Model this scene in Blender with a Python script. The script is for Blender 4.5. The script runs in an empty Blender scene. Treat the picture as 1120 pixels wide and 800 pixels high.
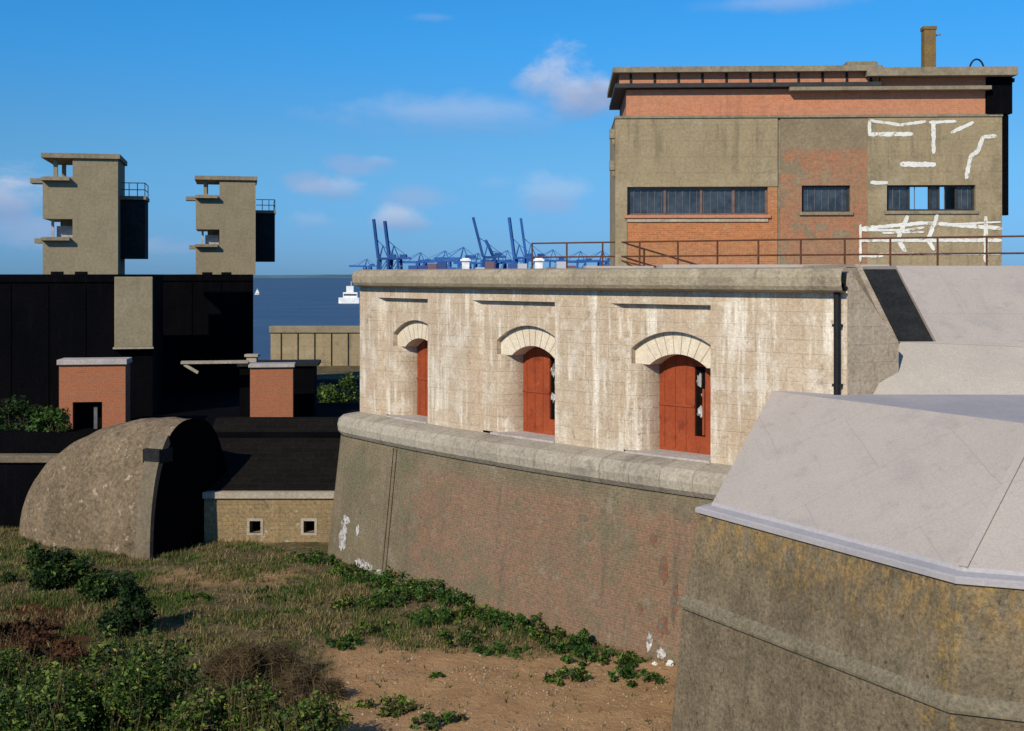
import bpy, math, random
from mathutils import Vector, Matrix, noise as mnoise
R = math.radians
random.seed(7)
sc = bpy.context.scene
col = sc.collection
EYE = 10.3
F = 1350.0

# ------------------------------------------------------------------ helpers
def at(px, d, y=None):
    """point seen at photo pixel px (and y) at distance d"""
    X = (px - 560) / F * d
    return (X, d, EYE + (301 - y) / F * d if y is not None else 0.0)

def tag(o, label=None, cat=None, group=None, kind=None):
    if label: o['label'] = label
    if cat: o['category'] = cat
    if group: o['group'] = group
    if kind: o['kind'] = kind
    return o

def empty(name, loc=(0, 0, 0), rz=0.0, label=None, cat=None, group=None):
    o = bpy.data.objects.new(name, None)
    o.empty_display_size = 0.3
    col.objects.link(o)
    o.location = loc
    o.rotation_euler = (0, 0, rz)
    return tag(o, label, cat, group)

class MB:
    def __init__(s, f=None):
        s.V = []; s.Fc = []; s.U = []; s.f = f; s.raw = []
    def face(s, pts, uv=None):
        n = Vector((0, 0, 0)); m = len(pts)
        for i in range(m):
            a = pts[i]; b = pts[(i + 1) % m]
            n.x += (a[1] - b[1]) * (a[2] + b[2]); n.y += (a[2] - b[2]) * (a[0] + b[0]); n.z += (a[0] - b[0]) * (a[1] + b[1])
        ax = max(range(3), key=lambda i: abs(n[i]))
        i0 = len(s.V)
        for k, p in enumerate(pts):
            s.V.append(s.f(*p) if s.f else tuple(p))
            if uv: s.U.append(uv[k])
            else: s.U.append((p[1], p[2]) if ax == 0 else (p[0], p[2]) if ax == 1 else (p[0], p[1]))
        s.Fc.append(tuple(range(i0, i0 + m)))
    def box(s, x0, x1, y0, y1, z0, z1, nx=1, skip=''):
        for i in range(nx):
            a = x0 + (x1 - x0) * i / nx; b = x0 + (x1 - x0) * (i + 1) / nx
            if 'f' not in skip: s.face([(a, y0, z0), (b, y0, z0), (b, y0, z1), (a, y0, z1)])
            if 'k' not in skip: s.face([(b, y1, z0), (a, y1, z0), (a, y1, z1), (b, y1, z1)])
            if 't' not in skip: s.face([(a, y0, z1), (b, y0, z1), (b, y1, z1), (a, y1, z1)])
            if 'b' not in skip: s.face([(a, y1, z0), (b, y1, z0), (b, y0, z0), (a, y0, z0)])
        if 'l' not in skip: s.face([(x0, y1, z0), (x0, y0, z0), (x0, y0, z1), (x0, y1, z1)])
        if 'r' not in skip: s.face([(x1, y0, z0), (x1, y1, z0), (x1, y1, z1), (x1, y0, z1)])
    def prism_x(s, prof, x0, x1, nx=1):
        """profile of (y,z), counter-clockwise seen from -x ... caps both ends"""
        m = len(prof)
        for i in range(nx):
            a = x0 + (x1 - x0) * i / nx; b = x0 + (x1 - x0) * (i + 1) / nx
            for k in range(m):
                p = prof[k]; q = prof[(k + 1) % m]
                s.face([(a, p[0], p[1]), (b, p[0], p[1]), (b, q[0], q[1]), (a, q[0], q[1])])
        s.face([(x0, p[0], p[1]) for p in reversed(prof)])
        s.face([(x1, p[0], p[1]) for p in prof])
    def prism_z(s, poly, z0, z1):
        m = len(poly)
        for k in range(m):
            p = poly[k]; q = poly[(k + 1) % m]
            s.face([(p[0], p[1], z0), (q[0], q[1], z0), (q[0], q[1], z1), (p[0], p[1], z1)])
        s.face([(p[0], p[1], z1) for p in poly])
        s.face([(p[0], p[1], z0) for p in reversed(poly)])
    def tube(s, p, q, r, n=8, r2=None):
        p = Vector(p); q = Vector(q); d = (q - p); L = d.length; d.normalize()
        a = d.orthogonal().normalized(); b = d.cross(a); r2 = r if r2 is None else r2
        P = []; Q = []
        for k in range(n):
            t = 2 * math.pi * k / n; w = a * math.cos(t) + b * math.sin(t)
            P.append(tuple(p + w * r)); Q.append(tuple(q + w * r2))
        for k in range(n):
            j = (k + 1) % n
            s.face([P[k], P[j], Q[j], Q[k]], uv=[(k / n, 0), ((k + 1) / n, 0), ((k + 1) / n, L), (k / n, L)])
        s.face(list(reversed(P))); s.face(Q)
    def bar(s, p, q, w, h):
        """square section bar from p to q"""
        p = Vector(p); q = Vector(q); d = (q - p).normalized()
        up = Vector((0, 0, 1)) if abs(d.z) < 0.95 else Vector((0, 1, 0))
        a = d.cross(up).normalized() * w / 2; b = a.cross(d).normalized() * h / 2
        c = [-a - b, a - b, a + b, -a + b]
        P = [tuple(p + k) for k in c]; Q = [tuple(q + k) for k in c]
        for k in range(4):
            j = (k + 1) % 4
            s.face([P[k], P[j], Q[j], Q[k]])
        s.face(list(reversed(P))); s.face(Q)
    def build(s, name, m, parent=None, smooth=False, weld=True, bevel=0.0):
        me = bpy.data.meshes.new(name)
        me.from_pydata(s.V, [], s.Fc)
        uv = me.uv_layers.new(name='UVMap')
        for li, l in enumerate(me.loops): uv.data[li].uv = s.U[l.vertex_index]
        if weld:
            import bmesh
            bm = bmesh.new(); bm.from_mesh(me)
            bmesh.ops.remove_doubles(bm, verts=bm.verts, dist=0.0005)
            bmesh.ops.recalc_face_normals(bm, faces=bm.faces)
            bm.to_mesh(me); bm.free()
        if smooth:
            for p in me.polygons: p.use_smooth = True
        me.materials.append(m)
        o = bpy.data.objects.new(name, me)
        col.objects.link(o)
        if parent: o.parent = parent
        if bevel:
            b = o.modifiers.new('bevel', 'BEVEL'); b.width = bevel; b.segments = 2; b.limit_method = 'ANGLE'; b.angle_limit = R(40)
        return o

def copy_tree(o, parent=None):
    c = o.copy(); col.objects.link(c); c.parent = parent
    for ch in list(o.children): copy_tree(ch, c)
    return c

# ------------------------------------------------------------------ materials
class NT:
    def __init__(s, m):
        m.use_nodes = True
        s.t = m.node_tree; s.t.nodes.clear()
    def n(s, typ, **kw):
        o = s.t.nodes.new(typ)
        for k, v in kw.items():
            if k.startswith('_'): setattr(o, k[1:], v)
            else: o.inputs[k.replace('~', ' ')].default_value = v
        return o
    def l(s, a, b): s.t.links.new(a, b)
    def mix(s, fac, a, b, blend='MIX'):
        o = s.t.nodes.new('ShaderNodeMix'); o.data_type = 'RGBA'; o.blend_type = blend
        for idx, v in ((0, fac), (6, a), (7, b)):
            if hasattr(v, 'links'): s.l(v, o.inputs[idx])
            elif isinstance(v, (int, float)): o.inputs[idx].default_value = v
            else: o.inputs[idx].default_value = (*v, 1) if len(v) == 3 else v
        return o.outputs[2]
    def math(s, op, a, b=0.0, c=0.0, clamp=False):
        o = s.t.nodes.new('ShaderNodeMath'); o.operation = op; o.use_clamp = clamp
        for i, v in enumerate((a, b, c)):
            if hasattr(v, 'links'): s.l(v, o.inputs[i])
            else: o.inputs[i].default_value = v
        return o.outputs[0]
    def ramp(s, v, lo, hi, a=0.0, b=1.0):
        o = s.t.nodes.new('ShaderNodeMapRange'); o.clamp = True; o.interpolation_type = 'SMOOTHSTEP'
        s.l(v, o.inputs[0])
        for i, x in enumerate((lo, hi, a, b)): o.inputs[i + 1].default_value = x
        return o.outputs[0]
    def noise(s, vec, scale, detail=6, rough=0.6, dist=0.0):
        o = s.n('ShaderNodeTexNoise', Scale=scale, Detail=detail, Roughness=rough, Distortion=dist)
        if vec is not None: s.l(vec, o.inputs['Vector'])
        return o.outputs['Fac']
    def scaled(s, vec, sx, sy, sz, off=(0, 0, 0)):
        o = s.n('ShaderNodeMapping'); o.inputs['Scale'].default_value = (sx, sy, sz); o.inputs['Location'].default_value = off
        s.l(vec, o.inputs['Vector']); return o.outputs[0]

def mat(name, base, var, nscale=0.8, fine=9.0, fine_amt=0.45, streak=None, streak_amt=0.0, streak_f=2.2, spots=(), brick=None,
        mask=None, rough=0.92, bump=0.25, spec=0.15, streak_lo=.5, topstain=None, arris=None):
    m = bpy.data.materials.new(name); t = NT(m)
    out = t.n('ShaderNodeOutputMaterial'); bs = t.n('ShaderNodeBsdfPrincipled', Roughness=rough)
    bs.inputs['Specular IOR Level'].default_value = spec
    t.l(bs.outputs[0], out.inputs[0])
    tc = t.n('ShaderNodeTexCoord'); ob = tc.outputs['Object']; uv = tc.outputs['UV']
    c = t.mix(t.ramp(t.noise(ob, nscale, 8, 0.65), 0.36, 0.64), base, var)
    h = t.noise(ob, fine, 6, 0.7)
    if brick:
        bt = t.n('ShaderNodeTexBrick', Scale=1.0)
        bt.inputs['Color1'].default_value = (*brick['c1'], 1); bt.inputs['Color2'].default_value = (*brick['c2'], 1)
        bt.inputs['Mortar'].default_value = (*brick['m'], 1)
        bt.inputs['Brick Width'].default_value = brick['w']; bt.inputs['Row Height'].default_value = brick['h']
        bt.inputs['Mortar Size'].default_value = brick.get('ms', 0.008); bt.inputs['Mortar Smooth'].default_value = 0.4
        bt.inputs['Bias'].default_value = brick.get('bias', 0.0)
        wob = t.n('ShaderNodeVectorMath', _operation='MULTIPLY_ADD')
        wn = t.n('ShaderNodeTexNoise', Scale=1.3, Detail=3.0); t.l(ob, wn.inputs['Vector'])
        t.l(wn.outputs['Color'], wob.inputs[0]); wob.inputs[1].default_value = (brick.get('wob', 0.02),) * 3; t.l(uv, wob.inputs[2])
        t.l(wob.outputs[0], bt.inputs['Vector'])
        bc = t.mix(t.ramp(t.noise(ob, nscale * 2.3, 5), 0.38, 0.68), bt.outputs['Color'], brick.get('v', brick['c1']))
        bc = t.mix(0.55, bc, bt.outputs['Color'])
        if brick.get('amt') == 'mask':
            sx = t.n('ShaderNodeSeparateXYZ'); t.l(uv, sx.inputs[0])
            g = t.ramp(sx.outputs[0], mask[0], mask[1])
            g = t.math('ADD', g, t.math('MULTIPLY', t.math('SUBTRACT', t.noise(ob, mask[2], 6, 0.7), 0.5), mask[3]))
            zz = t.ramp(sx.outputs[1], mask[4], mask[5])
            g = t.math('MULTIPLY', t.ramp(g, 0.44, 0.58), zz)
            c = t.mix(t.math('MULTIPLY', g, mask[6]), c, bc)
        else:
            c = t.mix(brick.get('amt', 1.0), c, bc)
        h = t.math('ADD', h, t.math('MULTIPLY', bt.outputs['Fac'], -0.6))
    if streak:
        sv = t.scaled(uv, streak_f, 0.16, 1)
        st = t.ramp(t.noise(sv, 1.6, 7, 0.68), streak_lo, streak_lo + .2)
        st = t.math('MULTIPLY', st, t.ramp(t.noise(ob, 0.55, 6, .7), 0.40, 0.58))
        c = t.mix(t.math('MULTIPLY', st, streak_amt), c, streak)
    for (sc_, sca, lo, hi, amt) in spots:
        c = t.mix(t.math('MULTIPLY', t.ramp(t.noise(t.scaled(ob, 1, 1, 1, (sca, lo * 9, 3)), sca, 7, 0.7), lo, hi), amt), c, sc_)
    if topstain:   # colour, z where strongest, z where gone, amount, noise scale
        g = t.n('ShaderNodeSeparateXYZ'); t.l(uv, g.inputs[0])
        k = t.ramp(g.outputs[1], topstain[2], topstain[1])
        k = t.math('MULTIPLY', k, t.ramp(t.noise(t.scaled(ob, 1, 1, 0.45), topstain[4], 7, 0.75), 0.42, 0.62))
        c = t.mix(t.math('MULTIPLY', k, topstain[3]), c, topstain[0])
    if arris:      # lichen along an arris: colour, list of (u, half width)
        g = t.n('ShaderNodeSeparateXYZ'); t.l(uv, g.inputs[0])
        for (u_, hw_) in arris[1]:
            k = t.ramp(t.math('ABSOLUTE', t.math('SUBTRACT', g.outputs[0], u_)), hw_, 0.0)
            k = t.math('MULTIPLY', k, t.ramp(t.noise(ob, 4.5, 8, .85), .47, .60))
            k = t.math('MULTIPLY', k, .85)
            c = t.mix(k, c, arris[0])
    if fine_amt:
        v = t.ramp(t.noise(ob, fine, 8, 0.8), 0.25, 0.75, 1 - fine_amt, 1 + fine_amt)
        cm = t.n('ShaderNodeVectorMath', _operation='SCALE'); t.l(c, cm.inputs[0]); t.l(v, cm.inputs['Scale']); c = cm.outputs[0]
    t.l(c, bs.inputs['Base Color'])
    if bump:
        b = t.n('ShaderNodeBump', Strength=bump, Distance=0.05); t.l(h, b.inputs['Height']); t.l(b.outputs[0], bs.inputs['Normal'])
    return m

def leafmat(name, cols, rough=0.6, trans=0.25):
    m = bpy.data.materials.new(name); t = NT(m)
    out = t.n('ShaderNodeOutputMaterial'); bs = t.n('ShaderNodeBsdfPrincipled', Roughness=rough)
    bs.inputs['Specular IOR Level'].default_value = 0.25
    g = t.n('ShaderNodeNewGeometry'); r = t.n('ShaderNodeValToRGB'); t.l(g.outputs['Random Per Island'], r.inputs[0])
    e = r.color_ramp.elements; n = len(cols)
    e[0].color = (*cols[0], 1); e[1].color = (*cols[-1], 1)
    for i in range(1, n - 1):
        k = e.new(i / (n - 1)); k.color = (*cols[i], 1)
    tc = t.n('ShaderNodeTexCoord')
    c = t.mix(t.ramp(t.noise(tc.outputs['Object'], 1.1, 4), 0.4, 0.65), r.outputs[0], t.mix(0.55, r.outputs[0], cols[0]))
    t.l(c, bs.inputs['Base Color'])
    tr = t.n('ShaderNodeBsdfTranslucent'); t.l(c, tr.inputs['Color'])
    mx = t.n('ShaderNodeMixShader', Fac=trans); t.l(bs.outputs[0], mx.inputs[1]); t.l(tr.outputs[0], mx.inputs[2])
    t.l(mx.outputs[0], out.inputs[0])
    return m

def plain(name, c, rough=0.6, spec=0.3, metal=0.0, var=0.25, scale=4.0):
    m = bpy.data.materials.new(name); t = NT(m)
    out = t.n('ShaderNodeOutputMaterial'); bs = t.n('ShaderNodeBsdfPrincipled', Roughness=rough, Metallic=metal)
    bs.inputs['Specular IOR Level'].default_value = spec
    tc = t.n('ShaderNodeTexCoord')
    v = t.ramp(t.noise(tc.outputs['Object'], scale, 6, 0.7), 0.3, 0.7, 1 - var, 1 + var)
    cm = t.n('ShaderNodeVectorMath', _operation='SCALE'); cm.inputs[0].default_value = c; t.l(v, cm.inputs['Scale'])
    t.l(cm.outputs[0], bs.inputs['Base Color']); t.l(bs.outputs[0], out.inputs[0])
    return m

M = {}
M['stone'] = mat('pale_stone', (.50, .41, .31), (.42, .33, .24), 0.55, 14, .28, streak=(.74, .69, .60), streak_amt=.95, streak_f=1.9, streak_lo=.46,
                 spots=(((.60, .54, .46), 1.3, .50, .64, .7), ((.24, .19, .14), 2.2, .58, .70, .7), ((.46, .32, .22), .8, .55, .68, .5)),
                 brick=dict(c1=(.47, .37, .27), c2=(.40, .31, .22), m=(.30, .24, .18), w=.9, h=.36, ms=.014, amt=.6, v=(.54, .43, .32)), bump=.45)
M['stone_ring'] = mat('pale_arch_stone', (.68, .60, .48), (.60, .51, .39), 1.2, 14, .22, spots=(((.30, .25, .20), 3, .6, .75, .5),), bump=.3)
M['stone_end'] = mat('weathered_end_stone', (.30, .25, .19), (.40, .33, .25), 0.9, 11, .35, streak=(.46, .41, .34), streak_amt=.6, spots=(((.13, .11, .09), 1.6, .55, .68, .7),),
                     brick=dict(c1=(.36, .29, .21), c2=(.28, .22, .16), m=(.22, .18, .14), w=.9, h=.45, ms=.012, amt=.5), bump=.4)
M['stone_wing'] = mat('weathered_wing_stone', (.46, .38, .28), (.36, .29, .21), 0.9, 11, .35, streak=(.58, .52, .43), streak_amt=.6, spots=(((.17, .14, .10), 1.6, .56, .68, .7),),
                      brick=dict(c1=(.46, .37, .27), c2=(.38, .30, .21), m=(.26, .21, .16), w=.9, h=.45, ms=.012, amt=.5), bump=.4)
M['cornice'] = mat('weathered_cornice', (.34, .29, .21), (.26, .22, .16), 0.8, 10, .35, streak=(.12, .10, .08), streak_amt=.7, streak_f=1.4,
                   spots=(((.44, .38, .28), 1.5, .55, .7, .6), ((.11, .10, .07), .9, .60, .68, .7)), bump=.4)
M['ledge'] = mat('stained_ledge_stone', (.38, .34, .28), (.28, .245, .20), 0.7, 10, .35, streak=(.10, .09, .075), streak_amt=.85, streak_f=1.1,
                 spots=(((.50, .45, .37), 1.1, .55, .68, .8), ((.13, .11, .09), 1.1, .55, .68, .65), ((.16, .14, .08), 2.6, .58, .7, .5)), brick=dict(c1=(.40, .36, .29), c2=(.26, .23, .19), m=(.10, .09, .07), w=1.05, h=4.0, ms=.018, amt=.5), bump=.4)
M['batter'] = mat('battered_brick_wall', (.152, .124, .080), (.205, .163, .108), 0.5, 12, .4, streak=(.11, .095, .07), streak_amt=.75, streak_f=1.3,
                  spots=(((.135, .13, .08), .5, .50, .64, .65), ((.24, .205, .155), 1.4, .56, .68, .6), ((.42, .40, .36), 1.3, .70, .76, .7), ((.085, .075, .06), 3.1, .62, .74, .5)),
                  brick=dict(c1=(.28, .122, .074), c2=(.18, .102, .066), m=(.235, .185, .13), w=.23, h=.078, ms=.012, amt='mask', v=(.20, .13, .095), wob=.03),
                  mask=(1.0, 8.0, .9, 2.6, 4.2, 3.6, .66), bump=.55)
M['block'] = mat('mottled_block_concrete', (.135, .108, .070), (.195, .158, .106), 1.1, 13, .55, streak=(.075, .064, .046), streak_amt=.6, streak_f=1.6,
                 spots=(((.34, .31, .26), 8.5, .64, .72, .65), ((.042, .037, .028), 5.0, .58, .68, .75), ((.075, .066, .042), .9, .52, .68, .55), ((.26, .20, .15), 2.1, .60, .72, .45)),
                 topstain=((.33, .205, .07), 5.0, 3.3, .75, 4.5), arris=((.30, .195, .055), ((17.36, .34), (20.0, .16))), bump=.9)
M['string'] = mat('string_course_concrete', (.15, .128, .088), (.19, .165, .118), 1.5, 13, .55, spots=(((.07, .065, .048), 2.5, .56, .68, .7),), bump=.5)
M['lichen'] = mat('yellow_lichen', (.36, .24, .06), (.26, .20, .10), 3, 14, .5, bump=.4)
M['paving'] = mat('pale_roof_concrete', (.375, .335, .305), (.42, .376, .34), 0.35, 20, .15, spots=(((.33, .30, .28), .8, .52, .68, .65), ((.27, .235, .21), 7, .62, .72, .5), ((.30, .255, .225), 2.2, .58, .68, .5)), streak=(.32, .28, .255), streak_amt=.5, streak_f=2, brick=dict(c1=(.42, .36, .325), c2=(.40, .345, .31), m=(.27, .235, .21), w=3.1, h=2.6, ms=.014, amt=.45, wob=.05), bump=.2)
M['paving_warm'] = mat('warm_roof_concrete', (.42, .375, .325), (.37, .335, .295), 0.5, 18, .16, spots=(((.29, .27, .25), 1.2, .58, .72, .5),), bump=.2)
M['paving_blue'] = mat('bluish_roof_felt', (.335, .32, .34), (.38, .36, .375), 0.6, 15, .15, spots=(((.40, .385, .38), 1.1, .55, .7, .6),), bump=.15)
M['bitumen'] = mat('dark_bitumen', (.016, .017, .018), (.024, .025, .026), 1.5, 12, .4, bump=.25, rough=.85, spec=.1)  # dark coating; also the painted shade of balcony sides and parapet strip
M['tar'] = mat('black_tar_paint', (.002, .0022, .0034), (.0034, .0034, .0046), .4, 8, .4, streak=(.006, .006, .008), streak_amt=.5, bump=.1, rough=.95, spec=.03)  # near-black; paints shade onto the battery, terrace and bunker end
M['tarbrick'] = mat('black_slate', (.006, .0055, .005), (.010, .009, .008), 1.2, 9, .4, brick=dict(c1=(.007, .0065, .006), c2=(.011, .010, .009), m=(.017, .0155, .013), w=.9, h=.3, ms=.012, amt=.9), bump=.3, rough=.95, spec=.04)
M['concrete'] = mat('olive_concrete', (.33, .258, .15), (.265, .208, .122), 0.7, 9, .25, streak=(.15, .125, .085), streak_amt=.7, streak_f=1.3, streak_lo=.46,
                    spots=(((.36, .31, .22), .8, .52, .66, .6), ((.16, .145, .095), .9, .56, .70, .65), ((.30, .21, .13), 1.4, .62, .72, .4)), brick=dict(c1=(.29, .24, .16), c2=(.26, .215, .145), m=(.19, .16, .11), w=4.0, h=.62, ms=.02, amt=.4), bump=.3)
M['tower'] = mat('tower_concrete', (.265, .225, .15), (.23, .195, .13), 0.9, 8, .22, streak=(.16, .14, .095), streak_amt=.5, spots=(((.27, .235, .165), 1.2, .55, .7, .5),), bump=.25)
M['slab'] = mat('slab_concrete', (.26, .22, .155), (.20, .17, .12), 1.2, 8, .3, streak=(.12, .10, .075), streak_amt=.5, bump=.3)
M['pink'] = mat('pink_brick', (.46, .195, .105), (.40, .17, .095), 1.0, 10, .2, streak=(.25, .12, .08), streak_amt=.5, brick=dict(c1=(.52, .205, .105), c2=(.43, .17, .09), m=(.42, .25, .165), w=.225, h=.075, ms=.01, amt=.8, v=(.44, .21, .14)), bump=.25)
M['orange'] = mat('orange_brick', (.36, .15, .065), (.30, .135, .07), 1.0, 9, .25, spots=(((.36, .25, .12), 1.6, .58, .72, .6),),
                  brick=dict(c1=(.48, .165, .055), c2=(.33, .115, .05), m=(.34, .23, .15), w=.225, h=.075, ms=.011, amt=.85, v=(.40, .20, .08)), bump=.3)
M['patchbrick'] = mat('rendered_patchy_brick', (.24, .19, .125), (.20, .155, .10), 0.9, 8, .25, spots=(((.27, .22, .14), 1.3, .55, .7, .6),),
                      brick=dict(c1=(.42, .145, .065), c2=(.30, .12, .065), m=(.26, .20, .135), w=.225, h=.075, ms=.011, amt='mask', v=(.26, .16, .10)),
                      mask=(-12, 18, 1.2, 4.0, 15.35, 14.9, .78), bump=.3)
M['hutbrick'] = mat('hut_brick', (.33, .12, .06), (.28, .105, .055), 1.2, 10, .2, brick=dict(c1=(.36, .125, .06), c2=(.29, .105, .055), m=(.30, .17, .11), w=.225, h=.075, ms=.01, amt=.8), bump=.25)
M['ochre'] = mat('ochre_stone_wall', (.30, .205, .095), (.21, .15, .08), 1.6, 8, .45, streak=(.12, .095, .06), streak_amt=.7, streak_f=2, spots=(((.42, .36, .27), 1.6, .56, .66, .8), ((.25, .125, .07), 2.6, .56, .68, .7), ((.10, .085, .05), 1.6, .55, .68, .7)),
                 brick=dict(c1=(.28, .21, .12), c2=(.21, .16, .095), m=(.17, .14, .09), w=.4, h=.16, ms=.015, amt=.5), bump=.4)
M['bunker'] = mat('rough_bunker_concrete', (.135, .102, .066), (.185, .138, .090), 0.7, 7, .6, spots=(((.36, .30, .22), 3.0, .58, .67, .85), ((.06, .052, .04), 1.5, .56, .68, .75), ((.13, .135, .08), .9, .6, .74, .5)), streak=(.10, .085, .065), streak_amt=.4, bump=.8)
M['bunker_trim'] = mat('bunker_rim_concrete', (.17, .138, .095), (.135, .11, .078), 1.4, 9, .35, spots=(((.09, .08, .06), 2.3, .6, .72, .5),), bump=.4)
M['coping'] = mat('pale_coping', (.38, .33, .26), (.31, .265, .21), 1.2, 9, .3, spots=(((.2, .17, .13), 2, .6, .72, .5),), bump=.3)
M['whiteslab'] = mat('white_slab', (.42, .385, .365), (.34, .31, .29), 1.5, 9, .25, bump=.2)
M['red'] = mat('rust_red_paint', (.30, .062, .022), (.25, .05, .02), 1.4, 12, .2, spots=(((.13, .03, .016), 2.0, .55, .68, .7), ((.36, .13, .07), 3.5, .60, .70, .55), ((.07, .03, .02), 6, .64, .72, .6)), streak=(.17, .05, .03), streak_amt=.6, bump=.15, rough=.75)
M['rust'] = mat('rusty_iron', (.115, .045, .026), (.075, .033, .021), 3, 20, .35, bump=.2, rough=.8)
M['black'] = plain('black_iron', (.012, .012, .013), .7, .2)
M['void'] = plain('dark_interior', (.006, .006, .006), 1, 0.0)
M['glass'] = plain('dark_glass', (.035, .045, .06), .12, .5, var=.5, scale=2)
M['frame'] = plain('brown_frame', (.16, .095, .075), .6)
M['darkframe'] = plain('dark_frame', (.03, .03, .032), .6)
M['bars'] = plain('grey_window_bar', (.10, .10, .11), .6)
M['white'] = mat('flaking_white_paint', (.70, .70, .67), (.55, .55, .52), 3, 12, .15, bump=.05)
M['graffiti'] = mat('worn_white_paint', (.68, .68, .65), (.60, .60, .57), 2, 12, .15, spots=(((.33, .28, .19), 4.0, .54, .62, .9),), bump=.05)
M['whitewash'] = mat('peeling_whitewash', (.55, .53, .52), (.26, .25, .25), 3.5, 9, .4, spots=(((.12, .105, .085), 5, .50, .60, .9), ((.34, .16, .10), 3, .58, .68, .7)), bump=.3)
M['barebrick'] = mat('bare_brick', (.215, .085, .05), (.15, .08, .052), 3, 10, .4, spots=(((.125, .105, .08), 5, .47, .53, 1.0),), bump=.4)
M['chimney'] = mat('lichen_chimney', (.22, .14, .05), (.16, .115, .055), 3, 12, .35, bump=.4)
M['grey'] = plain('grey_paint', (.33, .33, .34), .6)
M['crane'] = plain('blue_crane_paint', (.028, .105, .34), .7, .1, scale=.02)
M['crane_dark'] = plain('navy_crane_paint', (.022, .075, .24), .7, .1, scale=.02)
M['hull'] = plain('dark_blue_hull', (.015, .045, .15), .6, .1, scale=.02)
M['cargo'] = None
M['shipwhite'] = plain('white_ship_paint', (.75, .76, .77), .6, .2, scale=.1)
M['leaf'] = leafmat('bramble_leaf', [(.012, .028, .005), (.05, .105, .014), (.105, .175, .024), (.24, .28, .05)])
M['leafdark'] = leafmat('dark_bush_leaf', [(.008, .018, .005), (.018, .045, .010), (.035, .075, .014)])
M['leafbright'] = leafmat('bright_weed_leaf', [(.025, .06, .01), (.05, .12, .018), (.09, .17, .03)])
M['dry'] = leafmat('dry_stem', [(.05, .035, .018), (.10, .07, .035), (.17, .12, .06)], .9, .1)
M['bracken'] = leafmat('dead_bracken', [(.035, .014, .007), (.07, .026, .012), (.11, .05, .022)], .9, .1)
M['grass'] = leafmat('rough_grass', [(.06, .055, .02), (.13, .125, .04), (.24, .19, .08), (.34, .25, .13)], .8, .15)
M['greengrass'] = leafmat('green_weeds', [(.03, .06, .012), (.07, .12, .02), (.13, .18, .035)], .8, .2)
M['twig'] = plain('brown_twig', (.06, .042, .026), .9, .05)

# cargo boxes: each container its own colour
def cargomat():
    m = bpy.data.materials.new('container_paint'); t = NT(m)
    out = t.n('ShaderNodeOutputMaterial'); bs = t.n('ShaderNodeBsdfPrincipled', Roughness=.7)
    g = t.n('ShaderNodeNewGeometry'); r = t.n('ShaderNodeValToRGB'); oi = t.n('ShaderNodeObjectInfo'); t.l(t.math('FRACT', t.math('ADD', g.outputs['Random Per Island'], t.math('MULTIPLY', oi.outputs['Random'], 7.3))), r.inputs[0])
    r.color_ramp.interpolation = 'CONSTANT'
    e = r.color_ramp.elements
    cs = [(.02, .06, .24), (.03, .10, .32), (.14, .08, .10), (.018, .05, .20), (.45, .45, .48), (.03, .09, .28), (.025, .07, .25)]
    e[0].color = (*cs[0], 1); e[1].position = 1 / 7; e[1].color = (*cs[1], 1)
    for i in range(2, 7):
        k = e.new(i / 7); k.color = (*cs[i], 1)
    t.l(r.outputs[0], bs.inputs['Base Color']); t.l(bs.outputs[0], out.inputs[0])
    return m
M['cargo'] = cargomat()

# ------------------------------------------------------------------ ground
def on_ground(px, y):
    d = EYE * F / (y - 301)
    return ((px - 560) / F * d, d)

def sm(a, b, x):
    t = max(0, min(1, (x - a) / (b - a))); return t * t * (3 - 2 * t)

def ground_h(x, y):
    h = 0.10 * mnoise.noise((x * .35, y * .35, 1)) + 0.05 * mnoise.noise((x * 1.3, y * 1.3, 5)) + .02 * mnoise.noise((x * 3.1, y * 3.1, 2))
    step = sm(50.6, 51.2, y)
    h = h * (1 - step) + step * (3.55 + .1 * mnoise.noise((x * .3, y * .3, 9)))
    h += sm(-22, -34, x) * 1.2 * (1 - step)
    h -= sm(95, 150, y) * 9.5
    return h

def sand_mask(x, y):
    if y < 14 or y > 45: return 0
    n = mnoise.noise((x * .5, y * .5, 3)) + .5 * mnoise.noise((x * 1.6, y * 1.6, 3))
    v = y - 301
    px = 560 + F * x / y; yy = 301 + EYE * F / y
    edge = 700 + 0.11 * (px - 360) * 0.35 + n * 12
    left = 345 + n * 45
    a = sm(-8, 14, yy - edge) * sm(-18, 30, px - left)
    return a

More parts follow.
